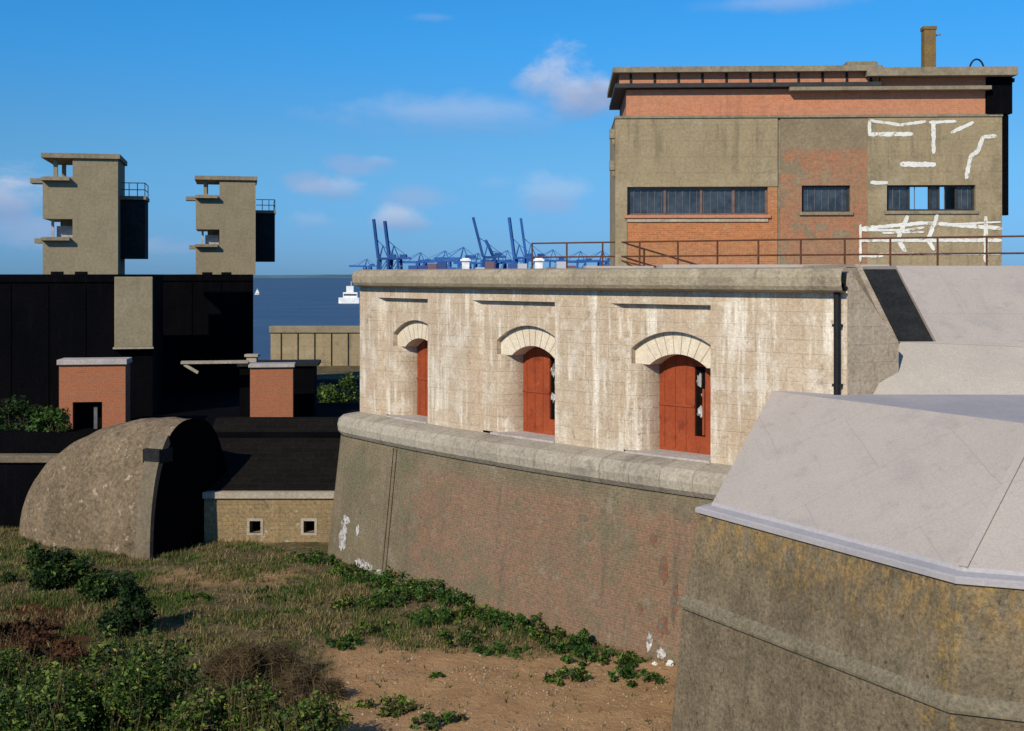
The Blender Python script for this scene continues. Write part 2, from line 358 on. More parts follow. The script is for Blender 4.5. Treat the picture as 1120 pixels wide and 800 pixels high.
def build_ground():
    xs = []; x = -400.0
    while x < 400:
        xs.append(x); ax = abs(x + 5)
        x += 0.3 if ax < 24 else 1.5 if ax < 50 else 12
    ys = []; y = -60.0
    while y < 160:
        ys.append(y)
        y += 0.3 if 18 < y < 54 else 2.0 if y < 110 else 4
    V = []; C = []
    for yy in ys:
        for xx in xs:
            V.append((xx, yy, ground_h(xx, yy)))
            s = sand_mask(xx, yy)
            px = 560 + F * xx / max(yy, 1); py = 301 + EYE * F / max(yy, 1)
            n = mnoise.noise((xx * .4, yy * .4, 7)) + .5 * mnoise.noise((xx * 1.5, yy * 1.5, 7))
            red = sm(-190, -90, px + n * 60) * sm(150, 60, px + n * 40) * sm(640, 670, py + n * 10) * (1 if yy > 10 else 0)
            pth = sm(14, 4, abs(py - 632 + n * 6)) * sm(150, 190, px) * sm(345, 300, px) if 30 < yy < 50 else 0
            C.append((max(s, pth * .75), red, 0, 1))
    nx = len(xs); Fc = []
    for j in range(len(ys) - 1):
        for i in range(nx - 1):
            a = j * nx + i; Fc.append((a, a + 1, a + nx + 1, a + nx))
    me = bpy.data.meshes.new('ground'); me.from_pydata(V, [], Fc)
    at_ = me.color_attributes.new('soil', 'FLOAT_COLOR', 'POINT')
    for i, c in enumerate(C): at_.data[i].color = c
    for p in me.polygons: p.use_smooth = True
    m = bpy.data.materials.new('earth'); t = NT(m)
    out = t.n('ShaderNodeOutputMaterial'); bs = t.n('ShaderNodeBsdfPrincipled', Roughness=.97); bs.inputs['Specular IOR Level'].default_value = .05
    tc = t.n('ShaderNodeTexCoord'); ob = tc.outputs['Object']
    va = t.n('ShaderNodeVertexColor', _layer_name='soil'); sp = t.n('ShaderNodeSeparateColor'); t.l(va.outputs[0], sp.inputs[0])
    base = t.mix(t.ramp(t.noise(ob, .6, 8, .7), .38, .62), (.15, .11, .062), (.085, .08, .038))
    base = t.mix(t.ramp(t.noise(ob, 2.2, 6, .7), .5, .68), base, (.25, .18, .105))
    sand = t.mix(t.ramp(t.noise(ob, .9, 8, .7), .36, .64), (.45, .275, .14), (.34, .205, .105))
    sand = t.mix(t.ramp(t.noise(ob, 9, 6, .8), .56, .70), sand, (.58, .42, .27))
    sand = t.mix(t.ramp(t.noise(ob, 5, 7, .8), .58, .70), sand, (.20, .13, .07))
    red = t.mix(t.ramp(t.noise(ob, 2, 6, .7), .4, .6), (.10, .032, .014), (.05, .025, .012))
    c = t.mix(sp.outputs[1], base, red); c = t.mix(sp.outputs[0], c, sand)
    t.l(c, bs.inputs['Base Color'])
    b = t.n('ShaderNodeBump', Strength=.9, Distance=.12); t.l(t.noise(ob, 5, 8, .75), b.inputs['Height']); t.l(b.outputs[0], bs.inputs['Normal'])
    t.l(bs.outputs[0], out.inputs[0]); me.materials.append(m)
    o = bpy.data.objects.new('ground', me); col.objects.link(o); tag(o, kind='structure')
build_ground()

# sea
def build_sea():
    mb = MB(); mb.face([(-30000, 120, -4), (30000, 120, -4), (30000, 40000, -4), (-30000, 40000, -4)])
    m = bpy.data.materials.new('sea_water'); t = NT(m)
    out = t.n('ShaderNodeOutputMaterial'); bs = t.n('ShaderNodeBsdfPrincipled', Roughness=.55)
    bs.inputs['Specular IOR Level'].default_value = .12
    tc = t.n('ShaderNodeTexCoord'); v = t.scaled(tc.outputs['Object'], .02, .05, 1)
    c = t.mix(t.ramp(t.noise(v, .6, 6, .6), .4, .65), (.046, .092, .165), (.060, .112, .19))
    t.l(c, bs.inputs['Base Color'])
    b = t.n('ShaderNodeBump', Strength=.5, Distance=1.0); t.l(t.noise(t.scaled(tc.outputs['Object'], .5, 1, 1), .5, 6, .7), b.inputs['Height']); t.l(b.outputs[0], bs.inputs['Normal'])
    t.l(bs.outputs[0], out.inputs[0])
    o = mb.build('sea', m); tag(o, kind='structure')
    mb = MB(); N = 90
    for i in range(N):
        a = -4200 + 7000 * i / N; b = -4200 + 7000 * (i + 1) / N
        ha = 12 + 7 * mnoise.noise((a * .0021, 0, 0)) + 3 * mnoise.noise((a * .012, 0, 0)); hb = 12 + 7 * mnoise.noise((b * .0021, 0, 0)) + 3 * mnoise.noise((b * .012, 0, 0))
        mb.face([(a, 6000, -4.5), (b, 6000, -4.5), (b, 6200, hb), (a, 6200, ha)])
        mb.face([(a, 6200, ha), (b, 6200, hb), (b, 7200, hb * .6), (a, 7200, ha * .6)])
    o = mb.build('far_shore', plain('distant_shore', (.09, .17, .20), .95, .02, scale=.004), smooth=True); tag(o, kind='structure')
build_sea()

# ------------------------------------------------------------------ the stone casemate fort (curved front)
K = R(0.8); UM = 10.0; PM = (1.3, 37.4); A0 = R(-46.6)
def bend(u, v, z):
    du = u - UM; a1 = A0 + K * du
    x = PM[0] + (math.sin(a1) - math.sin(A0)) / K
    y = PM[1] - (math.cos(a1) - math.cos(A0)) / K
    return (x - math.sin(a1) * v, y + math.cos(a1) * v, z)

fort = empty('stone_fort', (0, 0, 0), 0, 'pale stone curved fort with three red shuttered arches above a battered brick wall', 'fort')
U0, U1 = -1.1, 19.65
SILL, CORN = 5.25, 9.9
bays = [(0.25, 3.6, 2.55), (6.1, 10.0, 8.62), (12.25, 15.7, 14.35)]
RO, RI = 1.5, .98   # half width of the outer arch recess and of the opening

def seg_arch(hw, zs, rise, n=18):
    """points of a segmental arch -hw..hw"""
    r = (hw * hw + rise * rise) / (2 * rise); zc = zs + rise - r
    return [(-hw + 2 * hw * i / n, zc + math.sqrt(max(0, r * r - (-hw + 2 * hw * i / n) ** 2))) for i in range(n + 1)]

def arch_plate(mb, u0, u1, z0, z1, uc, hw, zs, rise, vf, vb):
    def strip(a, b, za, zb):
        n = max(1, int((b - a) / .5))
        for i in range(n):
            p = a + (b - a) * i / n; q = a + (b - a) * (i + 1) / n
            mb.face([(p, vf, za), (q, vf, za), (q, vf, zb), (p, vf, zb)])
    h0, h1 = max(uc - hw, u0), min(uc + hw, u1)
    if h0 > u0 + .01: strip(u0, h0, z0, z1)
    if h1 < u1 - .01: strip(h1, u1, z0, z1)
    pts = [(uc + a, z) for a, z in seg_arch(hw, zs, rise)]
    for (a, za), (b, zb) in zip(pts, pts[1:]):
        if b > u1 + .001: break
        mb.face([(a, vf, za), (b, vf, zb), (b, vf, z1), (a, vf, z1)])
        mb.face([(a, vf, za), (a, vb, za), (b, vb, zb), (b, vf, zb)])
    mb.face([(h0, vf, z0), (h0, vb, z0), (h0, vb, zs), (h0, vf, zs)])
    mb.face([(h1, vb, z0), (h1, vf, z0), (h1, vf, zs), (h1, vb, zs)])

PT = 9.48
REC = .20
wall = MB(bend)
# piers
edges = [U0, bays[0][0], bays[0][1], bays[1][0], bays[1][1], bays[2][0], bays[2][1], U1]
for i in range(0, 8, 2):
    a, b = edges[i], edges[i + 1]; sp_ = .30 if i < 6 else 0
    n = max(1, int((b - a) / .6))
    wall.box(a, b, 0, .0 + REC + .02, SILL - .3, PT, nx=n, skip='r')
    if sp_: wall.face([(b, 0, SILL - .3), (b + sp_, REC + .02, SILL - .3), (b + sp_, REC + .02, PT), (b, 0, PT)])
wall.box(U0, U1, 0, 1.2, PT, CORN, nx=34)
panels = MB(bend)
for (a, b, c) in bays:
    arch_plate(panels, a, b, SILL, PT, c, RO, 8.2, .52, REC, .46)
    panels.box(a, b, REC, 1.2, PT - .02, PT, nx=4, skip='f')
    # voussoir ring: only above the springing, its feet overhang the splayed jambs
    ring = MB(bend); zs = 7.74
    pin = [(c + x, z) for x, z in seg_arch(RI, zs, .34)]
    pout = [(c + x, z) for x, z in seg_arch(RO + .02, 8.2, .54)]
    for (p, q, r_, t_) in zip(pin, pin[1:], pout[1:], pout):
        ring.face([(p[0], .38, p[1]), (q[0], .38, q[1]), (r_[0], .38, r_[1]), (t_[0], .38, t_[1])])
        ring.face([(p[0], .38, p[1]), (p[0], 1.2, p[1]), (q[0], 1.2, q[1]), (q[0], .38, q[1])])
    for sg in (-1, 1):
        x0, x1 = c + sg * RI, c + sg * (RO + .02)
        ring.face([(x0, .38, zs), (x1, .38, zs), (x1, .38, 8.2)])
        ring.face([(x0, .38, zs), (x0, 1.2, zs), (x1, 1.2, zs), (x1, .38, zs)])
    ring.build('arch_ring', M['stone_ring'], fort)
    jm = MB(bend)
    for sg in (-1, 1):
        pts = []
        for k in range(9):
            a_ = math.pi / 2 * k / 8
            pts.append((c + sg * (RI + .06 + (RO - RI - .06) * (1 - math.sin(a_))), REC + .005 + .82 * (1 - math.cos(a_)) ** .8))
        for (p, q) in zip(pts, pts[1:]):
            jm.face([(p[0], p[1], SILL), (q[0], q[1], SILL), (q[0], q[1], zs + .02), (p[0], p[1], zs + .02)], uv=[(p[0] + p[1], SILL), (q[0] + q[1], SILL), (q[0] + q[1], zs), (p[0] + p[1], zs)])
        jb = jm.build('splayed_jamb', M['stone'], fort, smooth=True); jm = MB(bend)
wall.build('pier_wall', M['stone'], fort)
panels.build('recessed_panel', M['stone'], fort)
# thin joints between the arch stones
for bi, (a, b, c) in enumerate(bays):
    mb = MB(bend)
    pin = seg_arch(RI, 7.74, .34, 9); pout = seg_arch(RO, 8.2, .52, 9)
    for (x0, z0), (x1, z1) in list(zip(pin, pout))[1:-1]:
        if c + x1 > b - .05: continue
        mb.face([(c + x0 - .012,   .372, z0), (c + x0 + .012,   .372, z0), (c + x1 + .012,   .372, z1), (c + x1 - .012,   .372, z1)])
    mb.build('stone_joint', M['coping'], fort)
    # steel shield
    sh = MB(bend)
    s0, s1 = c - RI - .1, c + RI + .1
    port0, port1 = c + .20, c + .56
    for (p, q, za, zb) in ((s0, port0, SILL, 8.5), (port1, s1, SILL, 8.5), (port0, port1, SILL, 5.75), (port0, port1, 7.72, 8.5)):
        sh.box(p, q, .93, 1.0, za, zb)
    so = sh.build('steel_shield', M['red'], fort)
    mb = MB(bend)
    for k in range(3): mb.box(s0 + .2 + .38 * k, s0 + .23 + .38 * k, .915, .93, SILL + .1, 8.1)
    mb.box(s0, port0, .90, .93, 6.55, 6.62)
    mb.build('rib', M['red'], so)
    mb = MB(bend); mb.box(port0 - .1, port1 + .1, 1.01, 1.5, SILL, 8.4); mb.build('gun_port', M['void'], so)
    # pale weathered fittings behind the port
    mb = MB(bend)
    def disc(mb, u, z, ru, rz, v):
        q_ = random.Random(int(u * 100 + z * 10)); kk = [q_.uniform(.6, 1.2) for _ in range(14)]; pts = [(u + kk[k] * ru * math.cos(2 * math.pi * k / 14), v, z + kk[k] * rz * math.sin(2 * math.pi * k / 14)) for k in range(14)]
        mb.face(pts)
        for k in range(14):
            p, q = pts[k], pts[(k + 1) % 14]; mb.face([p, q, (q[0], v + .04, q[2]), (p[0], v + .04, p[2])])
    for (zz_, r0_, r1_, du) in ((7.30, .10, .21, .33), (6.45, .11, .16, .36), (6.92, .05, .06, .45)):
        mb = MB(bend); disc(mb, c + du, zz_, r0_, r1_, .955); mb.build('pale_fitting', M['whitewash'], so)
    mb = MB(bend); mb.box(c + .48, c + .55, .90, .925, 5.8, 7.1); mb.build('port_shutter', M['red'], so)
    mb = MB(bend); mb.box(max(c - RO - .05, a), min(c + RO, b - .01), -.05, 1.0, SILL - .14, SILL + .015, nx=6); s_ = mb.build('sill', M['whiteslab'], fort)
    for (x0_, x1_) in ((a + .03, b - .03),):
        pass

# cornice: rounded slab swept along the front and round the left end
def sweep_path(off, n=10, right=U1, lefts=0.0, back=6.0):
    """plan path at distance off outside the wall face: right end -> left corner -> back"""
    r = off + .35
    cu, cv = U0 + .35 - lefts, .35
    pts = []
    m = 40
    for i in range(m + 1):
        u = right + (cu - right) * i / m; pts.append((u, -off))
    for i in range(1, n + 1):
        a = math.pi / 2 * i / n; pts.append((cu - r * math.sin(a), cv - r * math.cos(a)))
    pts.append((cu - r, back))
    return pts

def sweep(mb, profile, back=6.0, cap=True, right=U1):
    """profile list of (offset outwards, z) from bottom to top"""
    rows = [[(u, v, z) for (u, v) in sweep_path(o, back=back, right=right)] for (o, z) in profile]
    for A, B in zip(rows, rows[1:]):
        run = 0
        for i in range(len(A) - 1):
            L = math.hypot(A[i + 1][0] - A[i][0], A[i + 1][1] - A[i][1])
            uvs = [(A[i][0] - (0 if i < 40 else run), A[i][2]), (A[i + 1][0] - (0 if i + 1 < 41 else run + L) if i >= 40 else A[i + 1][0], A[i + 1][2]),
                   (A[i + 1][0] if i < 40 else A[i + 1][0] - run - L, B[i + 1][2]), (A[i][0] - (0 if i < 40 else run), B[i][2])]
            mb.face([A[i], A[i + 1], B[i + 1], B[i]], uv=uvs)
            if i >= 40: run += L
    if cap:
        mb.face([r[0] for r in rows])

co = MB(bend)
sweep(co, [(0.0, CORN - .06), (.10, CORN - .05), (.34, CORN + .02), (.40, CORN + .12), (.42, CORN + .35), (.38, CORN + .48), (.28, CORN + .56), (.05, CORN + .60), (-.9, CORN + .585)], right=U1 + .02, cap=False)
Cc = bend(U1, 0, 0)
co.build('cornice', M['cornice'], fort, smooth=False)
le = MB(bend)
sweep(le, [(.62, 4.36), (.80, 4.40), (.92, 4.55), (.95, 4.78), (.90, 4.98), (.76, 5.10), (.50, 5.15), (-.02, 5.22)], right=19.6)
le.build('ledge', M['ledge'], fort)
bw = MB(bend)
sweep(bw, [(1.35, -.4), (1.22, .8), (1.08, 2.0), (.95, 3.2), (.82, 4.38)], right=19.6, cap=False)
bw.build('battered_wall', M['batter'], fort)
# vertical pilaster seam in the battered wall, patches of bare brick and white paint at its foot
mb = MB(bend); mb.tube((2.95, -1.36, -.2), (2.95, -.86, 4.35), .05, 6); mb.tube((2.75, -1.36, -.2), (2.75, -.86, 4.35), .03, 6); mb.build('downpipe', M['batter'], fort)
mb = MB(bend)
def wallv(z): return -(1.35 + (z + .4) * (.82 - 1.35) / 4.78) - .012
def patch(mb, u, z, w, h, n=19, seed=0):
    rnd = random.Random(seed)
    pts = []
    for k in range(n):
        a = 2 * math.pi * k / n; r = .55 + .45 * rnd.random()
        pz = z + h * r * math.sin(a); pts.append((u + w * r * math.cos(a), wallv(pz), pz))
    mb.face(pts)
for k, (u, z, w, h) in enumerate(((-.1, .95, .34, .75), (.05, 1.5, .34, .18), (.9, 1.25, .13, .24), (1.5, .18, .7, .22), (2.6, .12, .3, .14), (14.6, .4, .12, .35), (15.0, .2, .2, .2))):
    mb = MB(bend); patch(mb, u, z, w, h, seed=k + 3); mb.build('white_paint_patch', M['whitewash'], fort)
mb = MB(bend)
for k, (u, z, w, h) in enumerate(((14.9, 2.4, .16, .5), (15.3, 1.6, .15, .7), (15.0, .9, .22, .35), (14.2, 1.2, .14, .2), (3.4, .16, .6, .2), (14.5, 3.1, .14, .2))):
    mb = MB(bend); patch(mb, u, z, w, h, seed=k + 30); mb.build('bare_brick_patch', M['barebrick'], fort)
mb = MB(bend)
for k, (u, z, w, h) in enumerate(((12.0, 3.35, .25, .12), (12.3, 2.9, .16, .2), (12.55, 3.2, .12, .1), (11.9, 2.75, .1, .12), (12.7, 2.7, .1, .1), (.9, 1.9, .12, .1), (15.4, 3.9, .4, .25))):
    mb = MB(bend); patch(mb, u, z, w, h, seed=k + 60); mb.build('dark_stain_patch', M['bunker_trim'], fort)
# drainpipe at the right-hand end
mb = MB(bend); mb.tube((19.42, -.10, 4.6), (19.42, -.10, 9.85), .085, 8); mb.tube((19.42, -.10, 9.85), (19.62, -.05, 10.05), .09, 8)
for z in (6, 7.5, 9): mb.box(19.3, 19.54, -.13, 0, z, z + .07)
mb.build('drainpipe', M['black'], fort)
# flank walls and roof deck
mb = MB(bend); mb.box(U0, U0 + 1.0, 1.2, 9, 4, CORN, skip='b'); mb.build('flank_wall', M['stone_end'], fort)
hd = R(25); ww = (math.cos(hd), math.sin(hd))
def wing(q, back, z): return (Cc[0] + ww[0] * q - ww[1] * back, Cc[1] + ww[1] * q + ww[0] * back, z)
wp_ = [(.0, 4), (1.66, 4), (1.66, 8.52), (.14, 10.36), (0, 10.36)]
mb = MB()
mb.face([wing(q, 0, z) for q, z in wp_], uv=wp_); mb.face([wing(q, .35, z) for q, z in reversed(wp_)])
for (p, q) in zip(wp_, wp_[1:] + wp_[:1]): mb.face([wing(p[0], 0, p[1]), wing(p[0], .35, p[1]), wing(q[0], .35, q[1]), wing(q[0], 0, q[1])])
mb.build('wing_wall', M['stone_wing'], fort)
mb = MB(); mb.prism_z([bend(U0 + .3, .9, 0)[:2], bend(6, .9, 0)[:2], bend(13, .9, 0)[:2], bend(U1 - .8, .9, 0)[:2], (9.9, 36.3), (30, 37.2), (40, 62), (4, 62), bend(U0 + .3, 9, 0)[:2]], 9.8, 10.40)
mb.build('roof_deck', M['paving'], fort)
mb = MB(); mb.box(5.2, 13.0, 42.5, 44.5, 10.40, 10.66); mb.box(2.6, 5.0, 43.6, 44.4, 10.40, 10.62); mb.build('roof_upstand', M['paving'], fort)

# ------------------------------------------------------------------ sloping parapet behind the near block
par = empty('sloping_parapet', (10.5, 34.5, 0), 0, 'grey sloping roof parapet with dark bitumen strip beside the stone fort end', 'parapet')
def rel(mb, o): 
    mb.f = lambda x, y, z, o=o: (x - o[0], y - o[1], z - o[2]); return mb
O = (10.5, 34.5, 0)
yb, zb, yt, zt = 32.6, 8.55, 36.0, 10.57
mb = rel(MB(), O); mb.prism_x([(yb, 4), (yb, zb), (yt, zt), (60, zt + .03), (60, 4)], 11.2, 42); mb.build('grey_slope', M['paving'], par)
mb = rel(MB(), O); mb.prism_x([(yb + .05, 4), (yb + .05, zb - .10), (yt, zt - .10), (45, zt - .10), (45, 4)], 10.16, 11.2); mb.build('bitumen_strip', M['bitumen'], par)  # shadow beside the end wall, built as a near-black strip
mb = rel(MB(), O); mb.prism_x([(yb - .25, 4), (yb - .25, zb - .06), (yt, zt + .05), (45, zt + .05), (45, 4)], 10.0, 10.16); mb.build('end_wall', M['stone_end'], par)
A = (9.07, 31.0, 7.30); B = (10.18, 32.35, 8.54)
mb = rel(MB(), O)
mb.face([A, (42, 30.4, 7.30), (42, 32.62, 8.54), (10.18, 32.62, 8.54), B])
mb.face([A, B, (10.18, 32.35, 4), (9.07, 31.0, 4)])
mb.build('lower_slope', M['paving_warm'], par)
# ------------------------------------------------------------------ near block
blk = empty('parapet_block', (4.17, 27.9, 0), 0, 'large battered concrete block with pale sloping roof in the right foreground', 'bastion')
O2 = (4.17, 27.9, 0)
ZE, ZT = 5.05, 7.3
e0 = (4.17, 27.9); e1 = (7.72, 21.45); e2 = (16.0, 18.3)
def off(p0, p1, p2, d):
    """corner p1 moved outwards by d for the two edges p0p1, p1p2 (outward is to the left/front)"""
    def nrm(a, b):
        dx, dy = b[0] - a[0], b[1] - a[1]; L = math.hypot(dx, dy); return (dy / L, -dx / L)
    n1 = nrm(p0, p1); n2 = nrm(p1, p2)
    det = n1[0] * n2[1] - n1[1] * n2[0]
    if abs(det) < 1e-6: return (p1[0] + n1[0] * d, p1[1] + n1[1] * d)
    return (p1[0] + (d * n2[1] - n1[1] * d) / det, p1[1] + (n1[0] * d - d * n2[0]) / det)
back0 = (7.6, 32.2)   # behind the left corner
far2 = (16.0 + 8.3, 18.3 - 3.15)
def ring_at(d, z):
    a = off(back0, e0, e1, d); b = off(e0, e1, e2, d)
    nx, ny = (e2[1] - e1[1]), -(e2[0] - e1[0]); L = math.hypot(nx, ny)
    c = (e2[0] + nx / L * d, e2[1] + ny / L * d)
    dx, dy = e0[0] - back0[0], e0[1] - back0[1]; LL = math.hypot(dx, dy)
    k = (back0[0] + dy / LL * d, back0[1] - dx / LL * d)
    return [(*k, z), (*a, z), (*b, z), (*c, z)]
def rings(mb, prof):
    rr = [ring_at(d, z) for d, z in prof]
    for P, Q in zip(rr, rr[1:]):
        for i in range(3):
            n = 10
            for j in range(n):
                def lerp(a, b, t): return tuple(a[k] + (b[k] - a[k]) * t for k in range(3))
                p, q, r, s = lerp(P[i], P[i + 1], j / n), lerp(P[i], P[i + 1], (j + 1) / n), lerp(Q[i], Q[i + 1], (j + 1) / n), lerp(Q[i], Q[i + 1], j / n)
                L = math.dist(P[i], P[i + 1])
                mb.face([p, q, r, s], uv=[(i * 10 + L * j / n, p[2]), (i * 10 + L * (j + 1) / n, q[2]), (i * 10 + L * (j + 1) / n, r[2]), (i * 10 + L * j / n, s[2])])
mb = rel(MB(), O2)
rings(mb, [(.52, -.5), (.25, 2.78)])
mb.build('lower_face', M['block'], blk)
mb = rel(MB(), O2); rings(mb, [(.25, 2.78), (.325, 2.785), (.335, 2.84), (.31, 2.96), (.215, 3.07)]); mb.build('string_course', M['string'], blk)
mb = rel(MB(), O2); rings(mb, [(.215, 3.07), (-.05, ZE - .1)]); mb.build('upper_face', M['block'], blk)
mb = rel(MB(), O2); rings(mb, [(-.06, ZE - .14), (.02, ZE - .11), (.025, ZE - .01), (-.02, ZE + .015), (-.27, ZE + .05), (-.30, ZE + .12)]); mb.build('coping', M['paving_blue'], blk)
mb = rel(MB(), O2)
r0 = ring_at(-.30, ZE + .12)
TL = (6.73, 31.9, ZT); TR = (10.5, 24.7, ZT); TE = (17.2, 22.2, ZT)
for (p, q, r, s) in ((r0[1], r0[2], TR, TL), (r0[2], r0[3], TE, TR)):
    mb.face([p, q, r, s])
mb.face([(*back0, ZE + .12), r0[1], TL])
mb.build('sloping_roof', M['paving'], blk)
mb = rel(MB(), O2); mb.bar((r0[2][0], r0[2][1], r0[2][2] + .0), (TR[0], TR[1], TR[2] + .0), .16, .05); mb.build('ridge_joint', M['paving'], blk)
mb = rel(MB(), O2)
mb.face([TL, TR, TE, (24, 20, ZT), (30, 32, ZT), (12, 32.0, ZT), (9.5, 32.0, ZT), (8.0, 31.9, ZT)]); mb.build('flat_roof', M['paving_blue'], blk)
# ------------------------------------------------------------------ rooftop observation building
rot = R(-2.5); ca, sa = math.cos(rot), math.sin(rot)
BX, BY = at(673, 48)[:2]
def fp(px, y, dep=0.0):
    """photo pixel -> (local x, height) on the facade plane pushed back by dep"""
    k = (px - 560) / F
    # point = B + u*(ca,sa) + dep*(-sa,ca);  x = k*y
    x0 = BX - sa * dep; y0 = BY + ca * dep
    u = (k * y0 - x0) / (ca - k * sa)
    d = y0 + u * sa
    return u, EYE + (301 - y) / F * d
bld = empty('observation_building', (BX, BY, 0), rot, 'flat roofed concrete and brick building with graffiti standing on the fort roof', 'building')
W = fp(1096, 200)[0]
def fz(y, px=880): return fp(px, y)[1]
ZB = 10.4; ZC = fz(127)
win = [(fp(686, 0)[0], fp(840, 0)[0], fz(235), fz(204)), (fp(877, 0)[0], fp(930, 0)[0], fz(232), fz(203)), (fp(970, 0)[0], fp(1067, 0)[0], fz(231), fz(203))]
def wall_with(mb, x0, x1, z0, z1, y0, y1, holes):
    xs = sorted({x0, x1, *[h[0] for h in holes if x0 < h[0] < x1], *[h[1] for h in holes if x0 < h[1] < x1]})
    for a, b in zip(xs, xs[1:]):
        mid = (a + b) / 2; hs = [h for h in holes if h[0] < mid < h[1]]
        if not hs: mb.box(a, b, y0, y1, z0, z1)
        else:
            h = hs[0]
            if h[2] > z0: mb.box(a, b, y0, y1, z0, min(h[2], z1))
            if h[3] < z1: mb.box(a, b, y0, y1, max(h[3], z0), z1)
x850, x950 = fp(852, 0)[0], fp(949, 0)[0]
zsill = fz(238)
mb = MB(); wall_with(mb, 0, x850 - .05, fz(204), ZC, 0, .35, []); wall_with(mb, 0, .45, ZB, fz(204), 0, .35, []); mb.box(.45, win[0][0], 0, .35, win[0][2], fz(204))
mb.build('concrete_wall', M['concrete'], bld)
mb = MB(); wall_with(mb, .45, x850 - .05, ZB, win[0][2], .03, .35, []); mb.box(win[0][1], x850 - .05, .03, .35, win[0][2], win[0][3])
mb.build('orange_brick_wall', M['orange'], bld)
mb = MB(); wall_with(mb, x850 + .05, x950, ZB, ZC, .02, .35, [win[1]]); mb.build('patchy_brick_wall', M['patchbrick'], bld)
mb = MB(); mb.box(x850 - .05, x850 + .05, .08, .35, ZB, ZC); mb.build('recessed_joint', M['slab'], bld)
mb = MB(); wall_with(mb, x950, W, ZB, ZC, 0, .35, [win[2]]); mb.build('concrete_wall', M['concrete'], bld)
mb = MB(); zs15, zs14 = fz(215), fz(210)
D = 6.0
mb.box(0, .35, .35, D, ZB, ZC); mb.box(W - .35, W, .35, D, ZB, ZC)
# rear wall with the window you can see through
hx0, hx1 = fp(993, 0, D)[0], fp(1052, 0, D)[0]
wall_with(mb, .35, W - .35, ZB, ZC, D - .3, D, [(hx0, hx1, fp(1000, 236, D)[1], fp(1000, 196, D)[1])])
mb.build('rear_wall', M['concrete'], bld)
mb = MB(); mb.box(.35, W - .35, .35, D - .3, ZB, ZB + .05); mb.build('floor_slab', M['void'], bld)
# pink brick attic band and roof slabs
xa, xb_ = fp(685, 0)[0], fp(1078, 0)[0]
zp1 = fz(97)
mb = MB(); mb.box(xa, xb_, .04, D, ZC, zp1); mb.build('pink_brick_band', M['pink'], bld)
mb = MB(); mb.box(-.02, W + .02, -.05, D + .05, ZC - .06, ZC + .03); mb.build('string_course', M['slab'], bld)
xs9 = fp(962, 0)[0]
mb = MB(); mb.box(-.02, xs9, -.32, D + .2, fz(96), fz(91.5)); mb.build('lower_roof_slab', M['darkframe'], bld)
mb = MB(); mb.box(.15, xs9 - .05, -.12, D, fz(91.5), fz(80)); o_ = mb.build('pink_fascia', M['pink'], bld)
for k in range(11):
    u = .55 + k * .92; mb = MB(); mb.box(u, u + .09, -.16, -.12, fz(91.3), fz(80.2)); mb.build('rafter_end', M['black'], bld)
mb = MB(); mb.box(-.1, xs9 + .02, -.45, D + .4, fz(80), fz(74)); mb.build('roof_slab', M['slab'], bld)
mb = MB(); mb.box(fp(925, 0)[0], fp(958, 0)[0], -.3, 1.5, fz(74), fz(69)); mb.build('roof_upstand', M['slab'], bld)
mb = MB(); mb.box(fp(945, 0)[0], fp(1108, 0)[0], -.55, D + .6, fz(86), fz(77)); mb.build('right_roof_slab', M['slab'], bld)
mb = MB(); mb.box(xs9 + .02, xb_, -.02, .9, fz(95.5), fz(86.2)); mb.build('pink_fascia', M['pink'], bld)
mb = MB(); mb.box(fp(862, 0)[0], fp(1081, 0)[0], -.38, .6, fz(100.5), fz(96.6)); mb.build('canopy_slab', M['slab'], bld)
mb = MB(); mb.box(xb_ + .03, fp(1108, 0)[0] - .06, -.1, 3.0, fz(126), fz(86.3)); mb.box(xb_ + .03, fp(1108, 0)[0], -.18, 3.1, fz(92), fz(88)); mb.build('black_tank', M['tar'], bld)  # black box standing in for the shade under the roof overhang
mb = MB(); mb.box(W + .03, W + .25, .02, .3, fz(236), fz(127.5)); mb.build('black_downpipe', M['tar'], bld)  # near-black strip down the right edge of the facade
for (yy) in (145, 180):
    mb = MB(); mb.box(-.22, -.01, .1, .45, fz(yy + 5), fz(yy - 5)); mb.box(-.12, -.01, .15, .3, fz(yy + 12), fz(yy + 5)); mb.build('lamp_box', M['slab'], bld)
# windows
for wi, (x0, x1, z0, z1) in enumerate(win):
    fr = MB()
    fr.box(x0, x1, .2, .3, z1 - .06, z1); fr.box(x0, x1, .2, .3, z0, z0 + .07)
    muls = [0, 1] if wi == 1 else [0, .27, .53, .76, 1] if wi == 0 else [0, .26, .5, .60, .80, 1]
    for t_ in muls:
        u = x0 + (x1 - x0) * t_; u = min(max(u, x0 + .04), x1 - .04)
        fr.box(u - .045, u + .045, .19, .31, z0 + .07, z1 - .06)
    w_ = fr.build('window', M['frame'] if wi == 0 else M['darkframe'], bld)
    spans = list(zip(muls, muls[1:]))
    for i, (p, q) in enumerate(spans):
        if wi == 2 and i in (1, 3): continue
        pn = MB(); pn.box(x0 + (x1 - x0) * p + .04, x0 + (x1 - x0) * q - .04, .245, .255, z0 + .07, z1 - .06)
        pn.build('pane', M['glass'], w_)
    br = MB()
    n = {0: 20, 1: 7, 2: 0}[wi]
    for i in range(1, n):
        u = x0 + (x1 - x0) * i / n; br.box(u - .014, u + .014, .21, .235, z0 + .07, z1 - .06)
    if wi == 2:
        for t_ in (.08, .16, .86, .93, .33, .67): u = x0 + (x1 - x0) * t_; br = MB(); br.box(u - .014, u + .014, .21, .235, z0 + .07, z1 - .06); br.build('bar', M['bars'], w_)
    if n: br.build('bar', M['bars'], w_)
    sl = MB(); sl.box(x0 - .1, x1 + .1, -.07, .2, z0 - .12, z0); sl.build('sill', M['pink'] if wi == 0 else M['slab'], w_)
